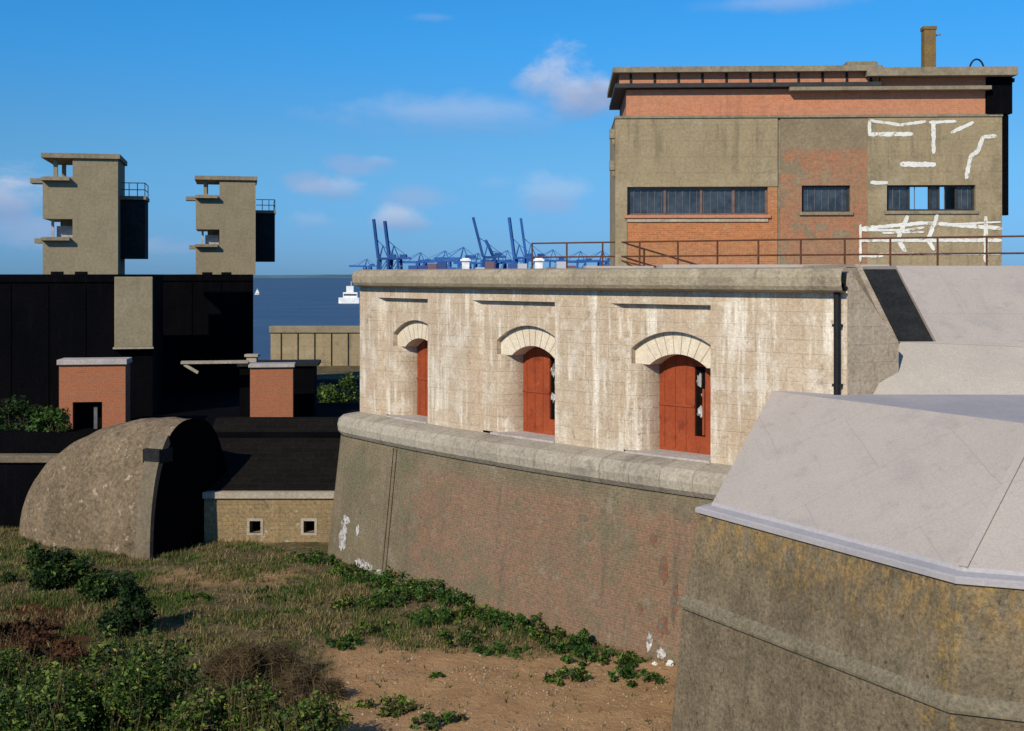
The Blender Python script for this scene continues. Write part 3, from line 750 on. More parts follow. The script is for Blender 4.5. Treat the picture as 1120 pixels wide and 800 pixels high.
mb = MB(); mb.box(win[0][0], win[0][1], -.03, .03, win[0][2] - .27, win[0][2] - .16); mb.build('sill_course', M['coping'], bld)
# chimney with side arm
mb = MB(); cx0, cx1 = fp(1016, 0)[0], fp(1029, 0)[0]
mb.box(cx0, cx1, .6, 1.05, fz(77), fz(27)); ch = mb.build('chimney', M['chimney'], bld)
mb = MB(); mb.box(cx0 - .03, cx1 + .03, .57, 1.08, fz(30), fz(26.5)); mb.bar((cx1, .8, fz(36)), (cx1 + .25, .8, fz(35)), .04, .05); mb.build('chimney_cap', M['chimney'], ch)
mb = MB(); u = fp(1073, 0)[0]
for k in range(12):
    a, b = math.pi * k / 12, math.pi * (k + 1) / 12
    mb.tube((u + .28 * math.cos(a), .5, fz(77) + .46 * math.sin(a)), (u + .28 * math.cos(b), .5, fz(77) + .46 * math.sin(b)), .035, 6)
mb.build('vent_hoop', M['black'], bld)
# graffiti strokes
gk = [0]; grnd = random.Random(21)
def stroke(pts, w=.12):
    w *= .85
    P = [fp(*p) for p in pts]
    gr = MB()
    for (a, b), (c, d) in zip(P, P[1:]):
        dx, dz = c - a, d - b; L = math.hypot(dx, dz); tx, tz = dx / L, dz / L; nx, nz = -tz, tx
        n = max(2, int(L / .09)); up = []; dn = []
        for k in range(n + 1):
            q = -w * .25 + (L + w * .5) * k / n
            e_ = .55 if k in (0, n) else 1
            hu = w * .5 * e_ * grnd.uniform(.72, 1.15); hd_ = w * .5 * e_ * grnd.uniform(.72, 1.15)
            up.append((a + tx * q + nx * hu, b + tz * q + nz * hu)); dn.append((a + tx * q - nx * hd_, b + tz * q - nz * hd_))
        gk[0] += 1; yy_ = -.006 - .0008 * gk[0]
        for k in range(n):
            gr.face([(dn[k][0], yy_, dn[k][1]), (dn[k + 1][0], yy_, dn[k + 1][1]), (up[k + 1][0], yy_, up[k + 1][1]), (up[k][0], yy_, up[k][1])])
    gr.build('graffiti', M['graffiti'], bld, weld=False)
for s_, w_ in (([(951, 133), (951, 148), (966, 147)], .16), ([(952, 132), (985, 137), (1012, 133)], .14), ([(953, 147), (998, 147)], .2), ([(1017, 134), (1045, 133)], .14), ([(1021, 134), (1021, 167)], .2),
               ([(1041, 145), (1064, 134)], .17), ([(986, 180), (1022, 180)], .24), ([(1089, 149), (1075, 150), (1070, 165), (1061, 172), (1057, 195)], .2), ([(953, 200), (970, 200)], .18),
               ([(942, 250), (1012, 244), (1095, 250)], .18), ([(941, 252), (990, 252), (1010, 249)], .12), ([(942, 263), (1095, 263)], .17), ([(942, 280), (965, 280)], .16), ([(960, 278), (1094, 278)], .1), ([(992, 237), (982, 262), (990, 275)], .2), ([(1025, 236), (1015, 262), (1021, 273)], .2),
               ([(1078, 238), (1078, 286)], .2), ([(941, 246), (941, 286)], .12), ([(965, 255), (1010, 254)], .1), ([(1030, 246), (1094, 243)], .08)):
    stroke(s_, w_)

# ------------------------------------------------------------------ railing on the roof
def railing():
    p0 = Vector(at(582, 50)); p1 = Vector(at(1135, 40.5)); z0 = 10.4
    ra = empty('roof_railing', (p0.x, p0.y, z0), 0, 'rusty brown roof railing running in front of the graffitied building', 'railing')
    d = p1 - p0
    def loc(t, z): return (d.x * t, d.y * t, z)
    n = 13
    for z in (1.18, .62):
        mb = MB(); mb.tube(loc(0, z + (.0 if z > 1 else 0)), loc(1, z), .032, 6); mb.build('rail', M['rust'], ra)
    for k in range(n):
        t = k / (n - 1); mb = MB(); mb.tube(loc(t, 0), loc(t, 1.2), .035, 6); mb.build('post', M['rust'], ra)
    mb = MB(); mb.tube(loc(.20, .5), loc(.30, .05), .03, 6); mb.build('loose_rail', M['rust'], ra)
railing()

# ------------------------------------------------------------------ battery with two towers
ANG = R(12.5)
def battery(name, px, d, w, dep, label, ztop=10.33, quoin=None):
    x, y = at(px, d)[:2]
    e = empty(name, (x, y, 3.3), ANG, label, 'battery')
    mb = MB(); mb.box(-w, 0, 0, dep, 0, ztop - 3.3 - .35); mb.build('tarred_wall', M['tar'], e)  # shade on the concrete wall put into its near-black colour
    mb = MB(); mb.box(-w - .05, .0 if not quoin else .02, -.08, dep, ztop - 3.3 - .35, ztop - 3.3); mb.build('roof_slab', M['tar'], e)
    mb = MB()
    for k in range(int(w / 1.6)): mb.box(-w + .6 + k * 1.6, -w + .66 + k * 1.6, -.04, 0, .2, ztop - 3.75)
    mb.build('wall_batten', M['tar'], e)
    return e
b1 = battery('gun_battery', 167, 57, 26, 8, 'black tarred gun battery with one pale concrete buttress under the taller tower')
mb = MB(); mb.box(-1.66, .02, -.35, -.085, 7.0 - 3.3, 10.22 - 3.3); mb.build('buttress', M['tower'], b1, bevel=.03)
mb = MB(); mb.box(-1.72, .06, -.40, -.085, 6.92 - 3.3, 7.0 - 3.3); mb.build('buttress_foot', M['coping'], b1)
b2 = battery('gun_battery', 277, 69.5, 12, 6, 'black tarred gun battery block beneath the farther tower beside the sea')

def make_tower():
    t = empty('observation_tower', (0, 0, 0), ANG, None, 'tower')
    w, dp, H = 3.3, 3.6, 5.35      # body right edge at x=0
    nx = -w + 1.30                # right edge of the corner openings
    mb = MB()
    u0, u1 = 4.50, H              # upper opening
    l0, l1 = 1.72, 2.55           # lower opening
    mb.box(nx, 0, 0, dp, 0, H)
    mb.box(-w, nx - .001, 0, dp, 0, l0); mb.box(-w, nx - .001, 0, dp, l1, u0)
    mb.box(-w + .62, nx - .001, 1.1, dp, l0, l1)
    mb.build('tower_wall', M['tower'], t)
    for ya_ in (.3, dp - .5): mb = MB(); mb.box(-w + .42, -w + .60, ya_, ya_ + .2, u0, u1); mb.build('corner_post', M['tower'], t)
    mb = MB(); mb.box(-w + .3, -w + .42, .5, .6, l0, l1); mb.build('corner_post', M['grey'], t)
    mb = MB(); mb.box(-w + .5, nx - .05, .8, .84, l0, l1 - .3); mb.build('window_pane', M['grey'], t)
    mb = MB(); mb.box(-w - .06, .10, -.14, dp + .2, H, H + .22); mb.build('roof_slab', M['slab'], t)
    for z, ext, lit in ((u0 - .06, .55, .0), (l0 - .03, .36, 0)):
        mb = MB(); mb.box(-w - ext, -w + .0, .0, .9, z - .26, z - .04); mb.build('bracket', M['slab'], t)
        mb = MB(); mb.box(-w - .04, nx - .1, -.34, 0, z - .14, z + .0); mb.build('sill_slab', M['slab'], t)
    # side balcony, the shade of the tower painted into its dark sides
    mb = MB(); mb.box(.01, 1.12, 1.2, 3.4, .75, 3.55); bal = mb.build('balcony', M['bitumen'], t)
    mb = MB(); mb.box(.01, 1.18, 1.12, 3.46, 3.55, 3.72); mb.build('balcony_top', M['slab'], bal)
    rl = MB()
    for x in (.4, .78, 1.12): rl.tube((x, 1.2, 3.7), (x, 1.2, 4.35), .022, 5)
    for z in (4.02, 4.34): rl.tube((.05, 1.2, z), (1.12, 1.2, z), .022, 5); rl.tube((1.12, 1.2, z), (1.12, 3.3, z), .022, 5)
    rl.tube((1.12, 3.3, 3.7), (1.12, 3.3, 4.35), .022, 5)
    rl.build('balcony_rail', M['bars'], bal)
    for xa_ in (.35, 1.4): mb = MB(); mb.box(-w + xa_, -w + xa_ + .55, -.02, 0, .0, .13); mb.build('vent_slot', M['void'], t)
    return t
tw = make_tower()
tw.location = (*at(129, 57.3)[:2], 10.33)
tag(tw, 'taller left concrete observation tower above the pale buttress', 'tower', 'concrete observation towers')
tw2 = copy_tree(tw); tw2.location = (*at(279.5, 70.3)[:2], 10.33)
tag(tw2, 'right concrete observation tower nearer to the sea, farther away', 'tower')

# brick huts
def hut(px0, px1, d, ytop, ybot, label, door):
    x0, _, z1 = at(px0, d, ytop); x1, _, z0 = at(px1, d, ybot)
    e = empty('brick_hut', ((x0 + x1) / 2, d, z0), R(8), label, 'hut')
    w = x1 - x0; h = z1 - z0; mb = MB()
    if door:
        wall_with(mb, -w / 2, w / 2, 0, h, 0, .3, [(-w / 2 + .55, w / 2 - .95, -.1, h * .52)])
        mb.box(-w / 2, -w / 2 + .3, .3, 1.2, 0, h); mb.box(w / 2 - .3, w / 2, .3, 1.2, 0, h); mb.box(-w / 2 + .3, w / 2 - .3, .98, 1.2, 0, h)
    else: mb.box(-w / 2, w / 2, 0, 1.2, 0, h)
    mb.build('wall', M['hutbrick'], e)
    mb = MB(); mb.box(-w / 2 - .07, w / 2 + .08, -.12, 1.25, h, h + (.22 if door else .13)); mb.build('roof_slab', M['whiteslab'], e, bevel=.02)
    if door:
        mb = MB(); mb.box(-w / 2 + .3, w / 2 - .3, .9, .95, 0, h * .6); mb.build('doorway', M['void'], e)
        mb = MB(); mb.box(.0, .14, .32, .45, 0, h * .45); mb.build('door_post', M['bars'], e)
hut(66, 136, 52, 399, 484, 'square red brick hut with a dark doorway under a white slab roof', True)
hut(274, 320, 54, 402, 463, 'narrow windowless red brick hut with flat roof above the black slate roof', False)
x, y, z = at(202, 56, 397)
e = empty('concrete_canopy', (x, 55.4, z), R(10), 'thin pale concrete canopy slab projecting from the black battery wall', 'canopy')
mb = MB(); mb.box(0, 2.95, -.25, .3, 0, .11); mb.build('slab', M['coping'], e)
mb = MB(); mb.bar((.15, -.15, -.03), (.75, -.15, -.40), .10, .13); mb.build('bracket', M['coping'], e)
x, y, z = at(274, 57, 389)
e = empty('roof_vent', (x, 56.6, 6.30), 0, 'small pale roof vent standing on the annex roof left of the sea', 'vent')
mb = MB(); mb.box(-.1, .35, 0, .4, 0, .25); mb.build('vent_body', M['coping'], e); mb = MB(); mb.box(-.18, .43, -.08, .48, .25, .36); mb.build('vent_cap', M['coping'], e)
# low annex right of the battery
x0 = at(262, 57)[0]; x1 = at(343, 57)[0]
e = empty('low_annex', (x0, 57, 3.3), R(6), 'low black walled annex with dark flat roof beside the green bushes', 'annex')
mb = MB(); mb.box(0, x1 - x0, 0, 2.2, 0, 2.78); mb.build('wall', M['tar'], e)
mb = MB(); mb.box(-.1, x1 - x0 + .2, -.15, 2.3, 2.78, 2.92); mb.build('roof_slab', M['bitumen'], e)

# loophole gallery with black slate roof behind it
x0, _, _ = at(205, 47.6); x1 = at(380, 47.6)[0]
gal = empty('loophole_gallery', (x0, 47.6, 0), 0, 'low ochre stone wall with two square loopholes under a black slate roof', 'wall')
Wg = x1 - x0
def gx(px): return at(px, 47.6)[0] - x0
zt_ = at(0, 47.6, 545)[2]
holes = [(gx(273), gx(285), at(0, 47.6, 583)[2], at(0, 47.6, 570)[2]), (gx(332), gx(344), at(0, 47.6, 583)[2], at(0, 47.6, 570)[2])]
mb = MB(); wall_with(mb, 0, Wg, -.5, zt_, 0, .6, holes); mb.build('ochre_wall', M['ochre'], gal)
mb = MB(); mb.box(0, Wg, -.10, .65, zt_, zt_ + .24); mb.build('coping', M['coping'], gal)
for (a, b, c, d) in holes:
    mb = MB(); t_ = .1
    mb.box(a - t_, b + t_, -.02, .1, d, d + t_); mb.box(a - t_, b + t_, -.02, .1, c - t_, c); mb.box(a - t_, a, -.02, .1, c, d); mb.box(b, b + t_, -.02, .1, c, d)
    f_ = mb.build('loophole', M['coping'], gal)
    mb = MB(); mb.box(a - .1, b + .1, .62, .7, c - .1, d + .1); mb.build('loophole_void', M['void'], f_)
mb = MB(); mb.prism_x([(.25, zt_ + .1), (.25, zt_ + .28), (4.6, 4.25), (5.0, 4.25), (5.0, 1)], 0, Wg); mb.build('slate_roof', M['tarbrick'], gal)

mb = MB(); mb.box(-60, -4, 50.9, 77, 3.0, 3.78); o_ = mb.build('terrace', M['tar']); tag(o_, kind='structure')  # ground shade behind the huts painted as one near-black sheet
# barrel bunker: quarter-ellipsoid vault closed by an arched end wall
def bunker():
    nrm_ = Vector((.92, -.39, 0)).normalized(); hw, H, L = 2.4, 5.0, 8.0
    F0 = Vector((-13.1, 44.7, 0)); c = F0 + Vector((.39, .92, 0)).normalized() * hw
    ang = math.atan2(nrm_.y, nrm_.x)
    e = empty('vaulted_bunker', c, ang, 'rounded grey concrete bunker with dark arched end half buried in rough grass', 'bunker')
    def prof(t, s):   # t 0..1 along the arch, s along the axis 0..1 (0 = arched end); local +x = end face normal
        k = math.sqrt(max(0, 1 - s ** 2.35))
        a = math.pi * t
        yy = -hw * math.copysign(abs(math.cos(a)) ** .8, math.cos(a)) * (k ** .8); zz = H * (math.sin(a) ** .85) * k
        n_ = .022 * mnoise.noise((s * 9, yy * 1.5, zz * 1.5)) if s > .01 else 0
        return (-L * s, yy * (1 + n_), zz * (1 + n_) - .15)
    NT_, NS = 36, 30
    mb = MB()
    for i in range(NS):
        for j in range(NT_):
            s0, s1, t0, t1 = i / NS, (i + 1) / NS, j / NT_, (j + 1) / NT_
            mb.face([prof(t0, s0), prof(t0, s1), prof(t1, s1), prof(t1, s0)], uv=[(s0 * L, t0 * 12), (s1 * L, t0 * 12), (s1 * L, t1 * 12), (s0 * L, t1 * 12)])
    mb.build('vault', M['bunker'], e, smooth=True)
    # raised quoin band up the lit edge, then the closed end with its shade painted black
    mb = MB()
    for j in range(12):
        a, b = prof(j / NT_, 0), prof((j + 1) / NT_, 0)
        def o(p, k, x): return (x, p[1] * k, (p[2] + .15) * k - .15)
        mb.face([o(a, 1.03, .03), o(b, 1.03, .03), o(b, 1.03, -.62), o(a, 1.03, -.62)]); mb.face([o(a, .95, .03), o(b, .95, .03), o(b, 1.03, .03), o(a, 1.03, .03)]); mb.face([o(a, 1.03, -.62), o(b, 1.03, -.62), o(b, .97, -.62), o(a, .97, -.62)])
    mb.build('quoin_band', M['bunker_trim'], e)
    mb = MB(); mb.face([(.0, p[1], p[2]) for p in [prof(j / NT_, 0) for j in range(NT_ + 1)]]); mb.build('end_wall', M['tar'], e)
    # little dark hatch box on the flank
    p = prof(.235, .06); q = prof(.30, .06)
    mb = MB(); mb.box(-.72, .05, p[1] - .10, p[1] + .7, p[2], p[2] + .52); mb.build('hatch', M['bitumen'], e, bevel=.03)
bunker()

# low wall at the left edge and sea wall behind
x0 = at(-420, 50.2)[0]; x1 = at(72, 50.2)[0]; zt2 = at(0, 50.2, 498)[2]
e = empty('low_wall', (x0, 50.2, 0), 0, 'low dark retaining wall with pale weathered coping at the left edge', 'wall')
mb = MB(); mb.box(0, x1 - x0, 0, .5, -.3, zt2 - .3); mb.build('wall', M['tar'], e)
mb = MB(); mb.box(-.1, x1 - x0 + .1, -.15, .55, zt2 - .3, zt2); mb.build('coping', M['bunker_trim'], e, bevel=.04)
x0 = at(296, 92)[0]; x1 = at(430, 92)[0]; zt3 = at(0, 92, 357)[2]
e = empty('sea_wall', (x0, 92, 2.5), 0, 'weathered concrete sea wall in front of the blue water', 'wall')
mb = MB(); mb.box(0, x1 - x0, 0, 1.2, 0, zt3 - 2.5 - .5); mb.build('wall', M['concrete'], e)
mb = MB(); mb.box(-.1, x1 - x0, -.12, 1.3, zt3 - 2.5 - .5, zt3 - 2.5); mb.build('coping', M['slab'], e, bevel=.05)
mb = MB()
for k in range(6): mb.box(.75 + k * 1.25, .83 + k * 1.25, -.05, 0, .2, zt3 - 2.5 - .5)
mb.build('joint', M['bitumen'], e)

# ------------------------------------------------------------------ harbour: cranes, ships, boats
def crane(px, d, up, tip, s=1.0, lean=0.0, label='', dark=False):
    """quay crane; boom raised (up) or lowered"""
    x, y, _ = at(px, d)
    e = empty('quay_crane', (x, y, -1), R(random.uniform(-12, 12)), label, 'crane', 'quay cranes across the harbour')
    m = M['crane_dark'] if dark else M['crane']
    hz = 46 * s; w = 11 * s; dp = 13 * s
    for sx in (-1, 1):
        for sy in (-1, 1):
            mb = MB(); mb.bar((sx * w, sy * dp, 0), (sx * w * .8, sy * dp, hz), 4.2 * s, 4.2 * s); mb.build('leg', m, e)
    mb = MB()
    for sy in (-1, 1):
        mb.bar((-w, sy * dp, 14 * s), (w, sy * dp, 14 * s), 2.2 * s, 2.4 * s); mb.bar((-w * .8, sy * dp, hz), (w * .8, sy * dp, hz), 2.2 * s, 2.4 * s); mb.bar((-w, sy * dp, 14 * s), (w * .8, sy * dp, hz), 1.3 * s, 1.3 * s)
    for sx in (-1, 1): mb.bar((sx * w, -dp, 15 * s), (sx * w, dp, 15 * s), 2 * s, 2 * s); mb.bar((sx * w * .8, -dp, hz), (sx * w * .8, dp, hz), 2 * s, 2 * s)
    mb.build('portal_beam', m, e)
    mb = MB()
    for sy in (-3, 3): mb.bar((-w, sy * s, hz + 1.5 * s), (w + 20 * s, sy * s, hz + 1.5 * s), 1.8 * s, 3.2 * s)
    mb.build('girder', m, e)
    mb = MB(); mb.box(w * .9, w * .9 + 13 * s, -4 * s, 4 * s, hz + 3.3 * s, hz + 9 * s); mb.build('machine_house', M['crane_dark'], e)
    ap = (-w * .2, 0, hz + 26 * s)
    mb = MB(); mb.bar((-w * .8, -4 * s, hz), ap, 1.8 * s, 1.8 * s); mb.bar((-w * .8, 4 * s, hz), ap, 1.8 * s, 1.8 * s); mb.bar((w * .8, 0, hz), ap, 1.6 * s, 1.6 * s); mb.bar((w + 18 * s, 0, hz + 2 * s), ap, .9 * s, .9 * s); mb.build('apex_frame', m, e)
    h0 = (-w, 0, hz + 1.5 * s)
    if up: tp = (-w - lean * s, 0, tip)
    else: tp = (-w - 52 * s, 0, hz + 2 * s)
    mb = MB()
    for sy in (-2.4, 2.4): mb.bar((h0[0], sy * s, h0[2]), (tp[0], sy * s, tp[2]), 4.6 * s, 6.0 * s)
    mb.build('boom', m, e)
    mb = MB(); mid = tuple((a + b) / 2 for a, b in zip(h0, tp)); mb.bar(ap, mid, 1.3 * s, 1.3 * s)
    if not up: mb.bar(ap, (tp[0] + 8 * s, 0, tp[2]), .8 * s, .8 * s)
    mb.build('stay', m, e)
DC = 1700
zc = lambda y: EYE + 1 + (301 - y) / F * DC
crane(420, DC, True, zc(240), .72, 9, 'leftmost quay crane with raised boom, left one of the close pair', True)
crane(432, DC, True, zc(242), .72, 9, 'raised boom quay crane just right of the leftmost one', True)
crane(535, DC, True, zc(238), .76, 18, 'lone quay crane with steeply raised boom between the lowered ones', True)
crane(569, DC, True, zc(238), .74, 10, 'raised boom quay crane left of the end of the rusty railing')
crane(582, DC, True, zc(239), .74, 10, 'rightmost raised boom quay crane over the end of the rusty railing')
crane(488, DC * 1.25, False, 0, .74, 0, 'quay crane with lowered boom, left of the lone raised boom')
crane(508, DC * 1.2, False, 0, .80, 0, 'quay crane with lowered boom beside the lone raised boom')
crane(556, DC * 1.15, False, 0, .70, 0, 'quay crane with lowered boom between two raised ones')
crane(402, DC * 1.5, False, 0, .62, 0, 'small distant quay crane left of the close pair')
crane(636, DC * 1.1, False, 0, .66, 0, 'quay crane with lowered boom seen through the rusty railing')

crane(461, DC * 1.3, False, 0, .72, 0, 'distant lowered quay crane just right of the close pair of raised booms')
crane(524, DC * 1.1, False, 0, .62, 0, 'low quay crane standing under the lone raised boom')
crane(606, DC * 1.2, False, 0, .74, 0, 'lowered quay crane just right of the rightmost raised boom')
crane(660, DC * 1.25, False, 0, .74, 0, 'lowered quay crane beside the left corner of the graffitied building')
crane(548, DC * 1.02, True, zc(262), .6, 26, 'short slanting raised boom crane right of the lone tall one')

def ship(px0, px1, d, label, yb=284, bridge=.78, seed=1):
    rnd = random.Random(seed)
    x0 = at(px0, d)[0]; x1 = at(px1, d)[0]; L = x1 - x0
    zd = EYE + (301 - yb) / F * d
    e = empty('container_ship', (x0, d, -4), 0, label, 'ship', 'container ships at the quay')
    h = zd + 4 - 12
    mb = MB(); mb.prism_z([(0, 10), (L * .04, 0), (L * .9, 0), (L, 12), (L * .9, 26), (L * .04, 26)], 0, h); mb.build('hull', M['hull'], e)
    bx = L * bridge
    mb = MB(); mb.box(bx, bx + 10, 2, 24, h, h + 15); mb.box(bx - 2, bx + 12, 0, 26, h + 11, h + 13.5); o = mb.build('bridge', M['shipwhite'], e)
    mb = MB(); mb.box(bx + 4, bx + 9, 9, 16, h + 15, h + 19); mb.build('funnel', M['hull'], o)
    mb = MB(); x = L * .06
    while x < L * .93:
        if not (bx - 14 < x < bx + 15):
            mb = MB(); mb.box(x, x + 12.2, 3, 23, h + .05, h + .05 + 2.6 * rnd.randint(1, 4)); mb.build('container_stack', M['cargo'], e)
        x += 12.8
ship(440, 545, DC - 60, 'dark blue container ship moored under the left quay cranes', 285, .62, 3)
ship(548, 672, DC - 90, 'dark blue container ship moored behind the rusty railing', 285, .30, 5)

def quay():
    x0 = at(392, DC + 40)[0]; x1 = at(900, DC + 40)[0]
    e = empty('container_quay', (x0, DC + 40, -4), 0, 'low distant container quay with stacked boxes beneath the cranes', 'quay')
    mb = MB(); mb.box(0, x1 - x0, 0, 300, -1, 3); mb.build('quay_wall', M['bitumen'], e)
    mb = MB(); rnd = random.Random(4)
    for row in range(2):
        x = 4
        while x < x1 - x0 - 14:
            for k in range(rnd.randint(1, 5)): mb.box(x, x + 12.2, 40 + row * 60, 52 + row * 60, 3.05 + k * 2.6, 5.6 + k * 2.6)
            x += 13
    o = mb.build('stacked_container', M['cargo'], e, weld=False); o['kind'] = 'stuff'
quay()
x, y, _ = at(382, 620)
e = empty('white_ferry', (x, y, -4), 0, 'small white ferry on the water beside the fort parapet', 'ferry'); e.scale = (.8, .8, .7)
mb = MB(); mb.prism_z([(-7, 2), (-5, 0), (6, 0), (8, 2), (6, 4.5), (-5, 4.5)], 0, 4.2); mb.build('hull', M['shipwhite'], e)
mb = MB(); mb.box(-4, 5, .6, 4, 4.2, 8.0); o = mb.build('cabin', M['shipwhite'], e)
mb = MB(); mb.box(-3.6, 4.6, .5, .6, 5.6, 6.8); mb.build('cabin_window', M['glass'], o)
mb = MB(); mb.box(-2, 2.5, 1, 3.6, 8.0, 12.5); mb.tube((1, 2, 12.5), (1, 2, 16), .2, 6); mb.build('bridge', M['shipwhite'], e)
x, y, _ = at(281, 900)
e = empty('sailing_boat', (x, y, -4), 0, 'tiny white sailing boat on the sea beside the black battery', 'boat'); e.scale = (.35, .35, .35)
mb = MB(); mb.prism_z([(-5, 1.2), (4, 0), (5, 1.2), (4, 2.4)], 0, 1.4); mb.build('hull', M['shipwhite'], e)
mb = MB(); mb.tube((0, 1.2, 1.4), (0, 1.2, 13), .12, 6); mb.build('mast', M['shipwhite'], e)
mb = MB(); mb.prism_z([(0, 0), (0, 0), (0, 0)], 0, 0) if False else mb.face([(0.2, 1.2, 2.4), (5, 1.6, 2.6), (.2, 1.2, 12.5)]); mb.face([(-.2, 1.2, 2.2), (-4.6, .9, 1.8), (-.1, 1.2, 11)]); mb.build('sail', M['shipwhite'], e)

# ------------------------------------------------------------------ vegetation
def leaf_pts(mb, p, s, rnd, thin=False):
    a = Vector((rnd.gauss(0, 1), rnd.gauss(0, 1), rnd.gauss(0, .7))).normalized()
    b = a.cross(Vector((rnd.gauss(0, 1), rnd.gauss(0, 1), rnd.gauss(0, 1)))).normalized()
    p = Vector(p); w = s * (rnd.uniform(.05, .10) if thin else rnd.uniform(.35, .55)); s = s * (2.6 if thin else 1)
    i0 = len(mb.V)
    for q in (p - a * s * .5, p + b * w * .6, p + a * s * .55, p - b * w * .6):
        mb.V.append(tuple(q)); mb.U.append((0, 0))
    mb.Fc.append((i0, i0 + 1, i0 + 2, i0 + 3))

G1_ = 'bramble bushes in the foreground'
def bush(name, x, y, z, rx, ry, h, n, s, m, label, cat, group=None, seed=0, twigs=14, sub=None, clumps=22, lm2=None):
    rnd = random.Random(seed)
    e = empty(name, (x, y, z), 0, label, cat, group)
    cl = []
    for k in range(clumps):
        a = rnd.uniform(0, 2 * math.pi); r = math.sqrt(rnd.random())
        cz = h * rnd.uniform(.15, .85) * (1 - .55 * r * r)
        cl.append((rx * r * math.cos(a) * .85, ry * r * math.sin(a) * .85, cz, rnd.uniform(.25, .5) * min(rx, ry, h) * 1.0))
    mb = MB(); m2 = MB()
    for k in range(n):
        c = rnd.choice(cl)
        d = Vector((rnd.gauss(0, 1), rnd.gauss(0, 1), rnd.gauss(0, 1))).normalized() * c[3] * (rnd.random() ** .4) * rnd.uniform(.8, 1.25)
        p = (c[0] + d.x, c[1] + d.y, max(.02, c[2] + d.z * .9))
        leaf_pts(m2 if (lm2 and rnd.random() < .22) else mb, p, s * rnd.choice((.5, .75, 1.0, 1.0, 1.7)) * rnd.uniform(.8, 1.25), rnd, thin=(m is M['dry']))
    mb.build('foliage', m, e, weld=False)
    if lm2: m2.build('dry_foliage', lm2, e, weld=False)
    if group == G1_:
        sk = MB()
        for k in range(70):
            c = rnd.choice(cl); x0, y0 = c[0] + rnd.gauss(0, .2), c[1] + rnd.gauss(0, .2); hh = c[2] + c[3] + rnd.uniform(.1, .55); lx, ly = rnd.gauss(0, .22), rnd.gauss(0, .22)
            for (w_, za, zb) in ((.012, 0, 1),):
                i0 = len(sk.V); sk.V += [(x0 - w_, y0, hh * .35), (x0 + w_, y0, hh * .35), (x0 + lx, y0 + ly, hh)]; sk.U += [(0, 0)] * 3; sk.Fc.append((i0, i0 + 1, i0 + 2))
        o = sk.build('dry_stalk', M['dry'], e, weld=False)
    if twigs:
        tb = MB()
        for k in range(twigs):
            c = rnd.choice(cl); b0 = (rnd.uniform(-.3, .3) * rx, rnd.uniform(-.3, .3) * ry, 0)
            mid = ((b0[0] + c[0]) / 2 + rnd.uniform(-.1, .1), (b0[1] + c[1]) / 2, c[2] * .6)
            tp = (c[0] * 1.05 + rnd.uniform(-.15, .15), c[1], c[2] + c[3] * rnd.uniform(.6, 1.1))
            tb.tube(b0, mid, .022, 4, .014); tb.tube(mid, tp, .014, 4, .004)
        tb.build('stem', M['twig'], e, weld=False)
    return e

G1 = 'bramble bushes in the foreground'
bl = [ # px, y of the base, height m, rx, ry, leaves, label
 (45, 812, 2.1, 1.7, 1.5, 4600, 'dense green bramble bush in the bottom left corner'),
 (150, 800, 2.45, 1.5, 1.4, 4300, 'tall green bramble bush second from the bottom left corner'),
 (245, 812, 2.2, 1.2, 1.3, 3800, 'green bramble bush with dry brown twigs, right of the tallest bramble'),
 (325, 830, 1.6, 1.1, 1.0, 2600, 'low dark bramble bush at the left edge of the sandy ground'),
 (150, 900, 1.5, 2.0, 1.5, 4200, 'bramble bush nearest the camera at the bottom edge'),
 (10, 770, 1.3, 1.2, 1.2, 2400, 'smaller bramble bush in front of the dead red bracken'),
]
for k, (px, y, h, rx, ry, n, lb) in enumerate(bl):
    gx_, gy_ = on_ground(px, y)
    bush('bramble_bush', gx_, gy_, ground_h(gx_, gy_) - .05, rx, ry, h, int(n * 2.9), .085, M['leaf'], lb, 'bush', G1, 100 + k, 16, lm2=M['dry'] if k in (2, 3) else M['leafdark'])
G2 = 'dark bushes beside the bunker'
for k, (px, y, h, rx, ry, n, lb) in enumerate([
 (45, 640, 1.75, 1.7, .9, 3600, 'dark green round bush left of the concrete bunker foot'),
 (115, 655, 1.15, .9, .7, 1900, 'low dark bush just below the left bunker flank'),
 (140, 696, 1.9, .8, .7, 3000, 'dark bush casting a black shadow on the rough grass'),
 ]):
    gx_, gy_ = on_ground(px, y)
    bush('dark_bush', gx_, gy_, ground_h(gx_, gy_) - .05, rx, ry, h, n * 2, .10, M['leafdark'], lb, 'bush', G2, 200 + k, 12, lm2=M['leaf'] if k < 2 else None)
for k, (px, y, h, rx, ry, n, lb) in enumerate([
 (60, 725, .8, 1.7, 1.1, 2600, 'reddish brown patch of dead bracken left of the shadowed bush'),
 (15, 700, .7, 1.4, .9, 1700, 'dead bracken clump at the left edge below the dark bush'),
 (275, 745, 1.3, 1.3, .9, 3200, 'dry brown thicket of stems behind the green brambles'),
 (335, 765, .9, .8, .7, 1700, 'low dry brown stems where the sandy ground begins'),
 ]):
    gx_, gy_ = on_ground(px, y)
    bush('dead_bracken' if k < 2 else 'dry_thicket', gx_, gy_, ground_h(gx_, gy_) - .08, rx, ry, h, n * (1 if k < 2 else 3), .12, M['bracken'] if k < 2 else M['dry'], lb, 'bracken' if k < 2 else 'thicket', None, 300 + k, 60 if k >= 2 else 20)
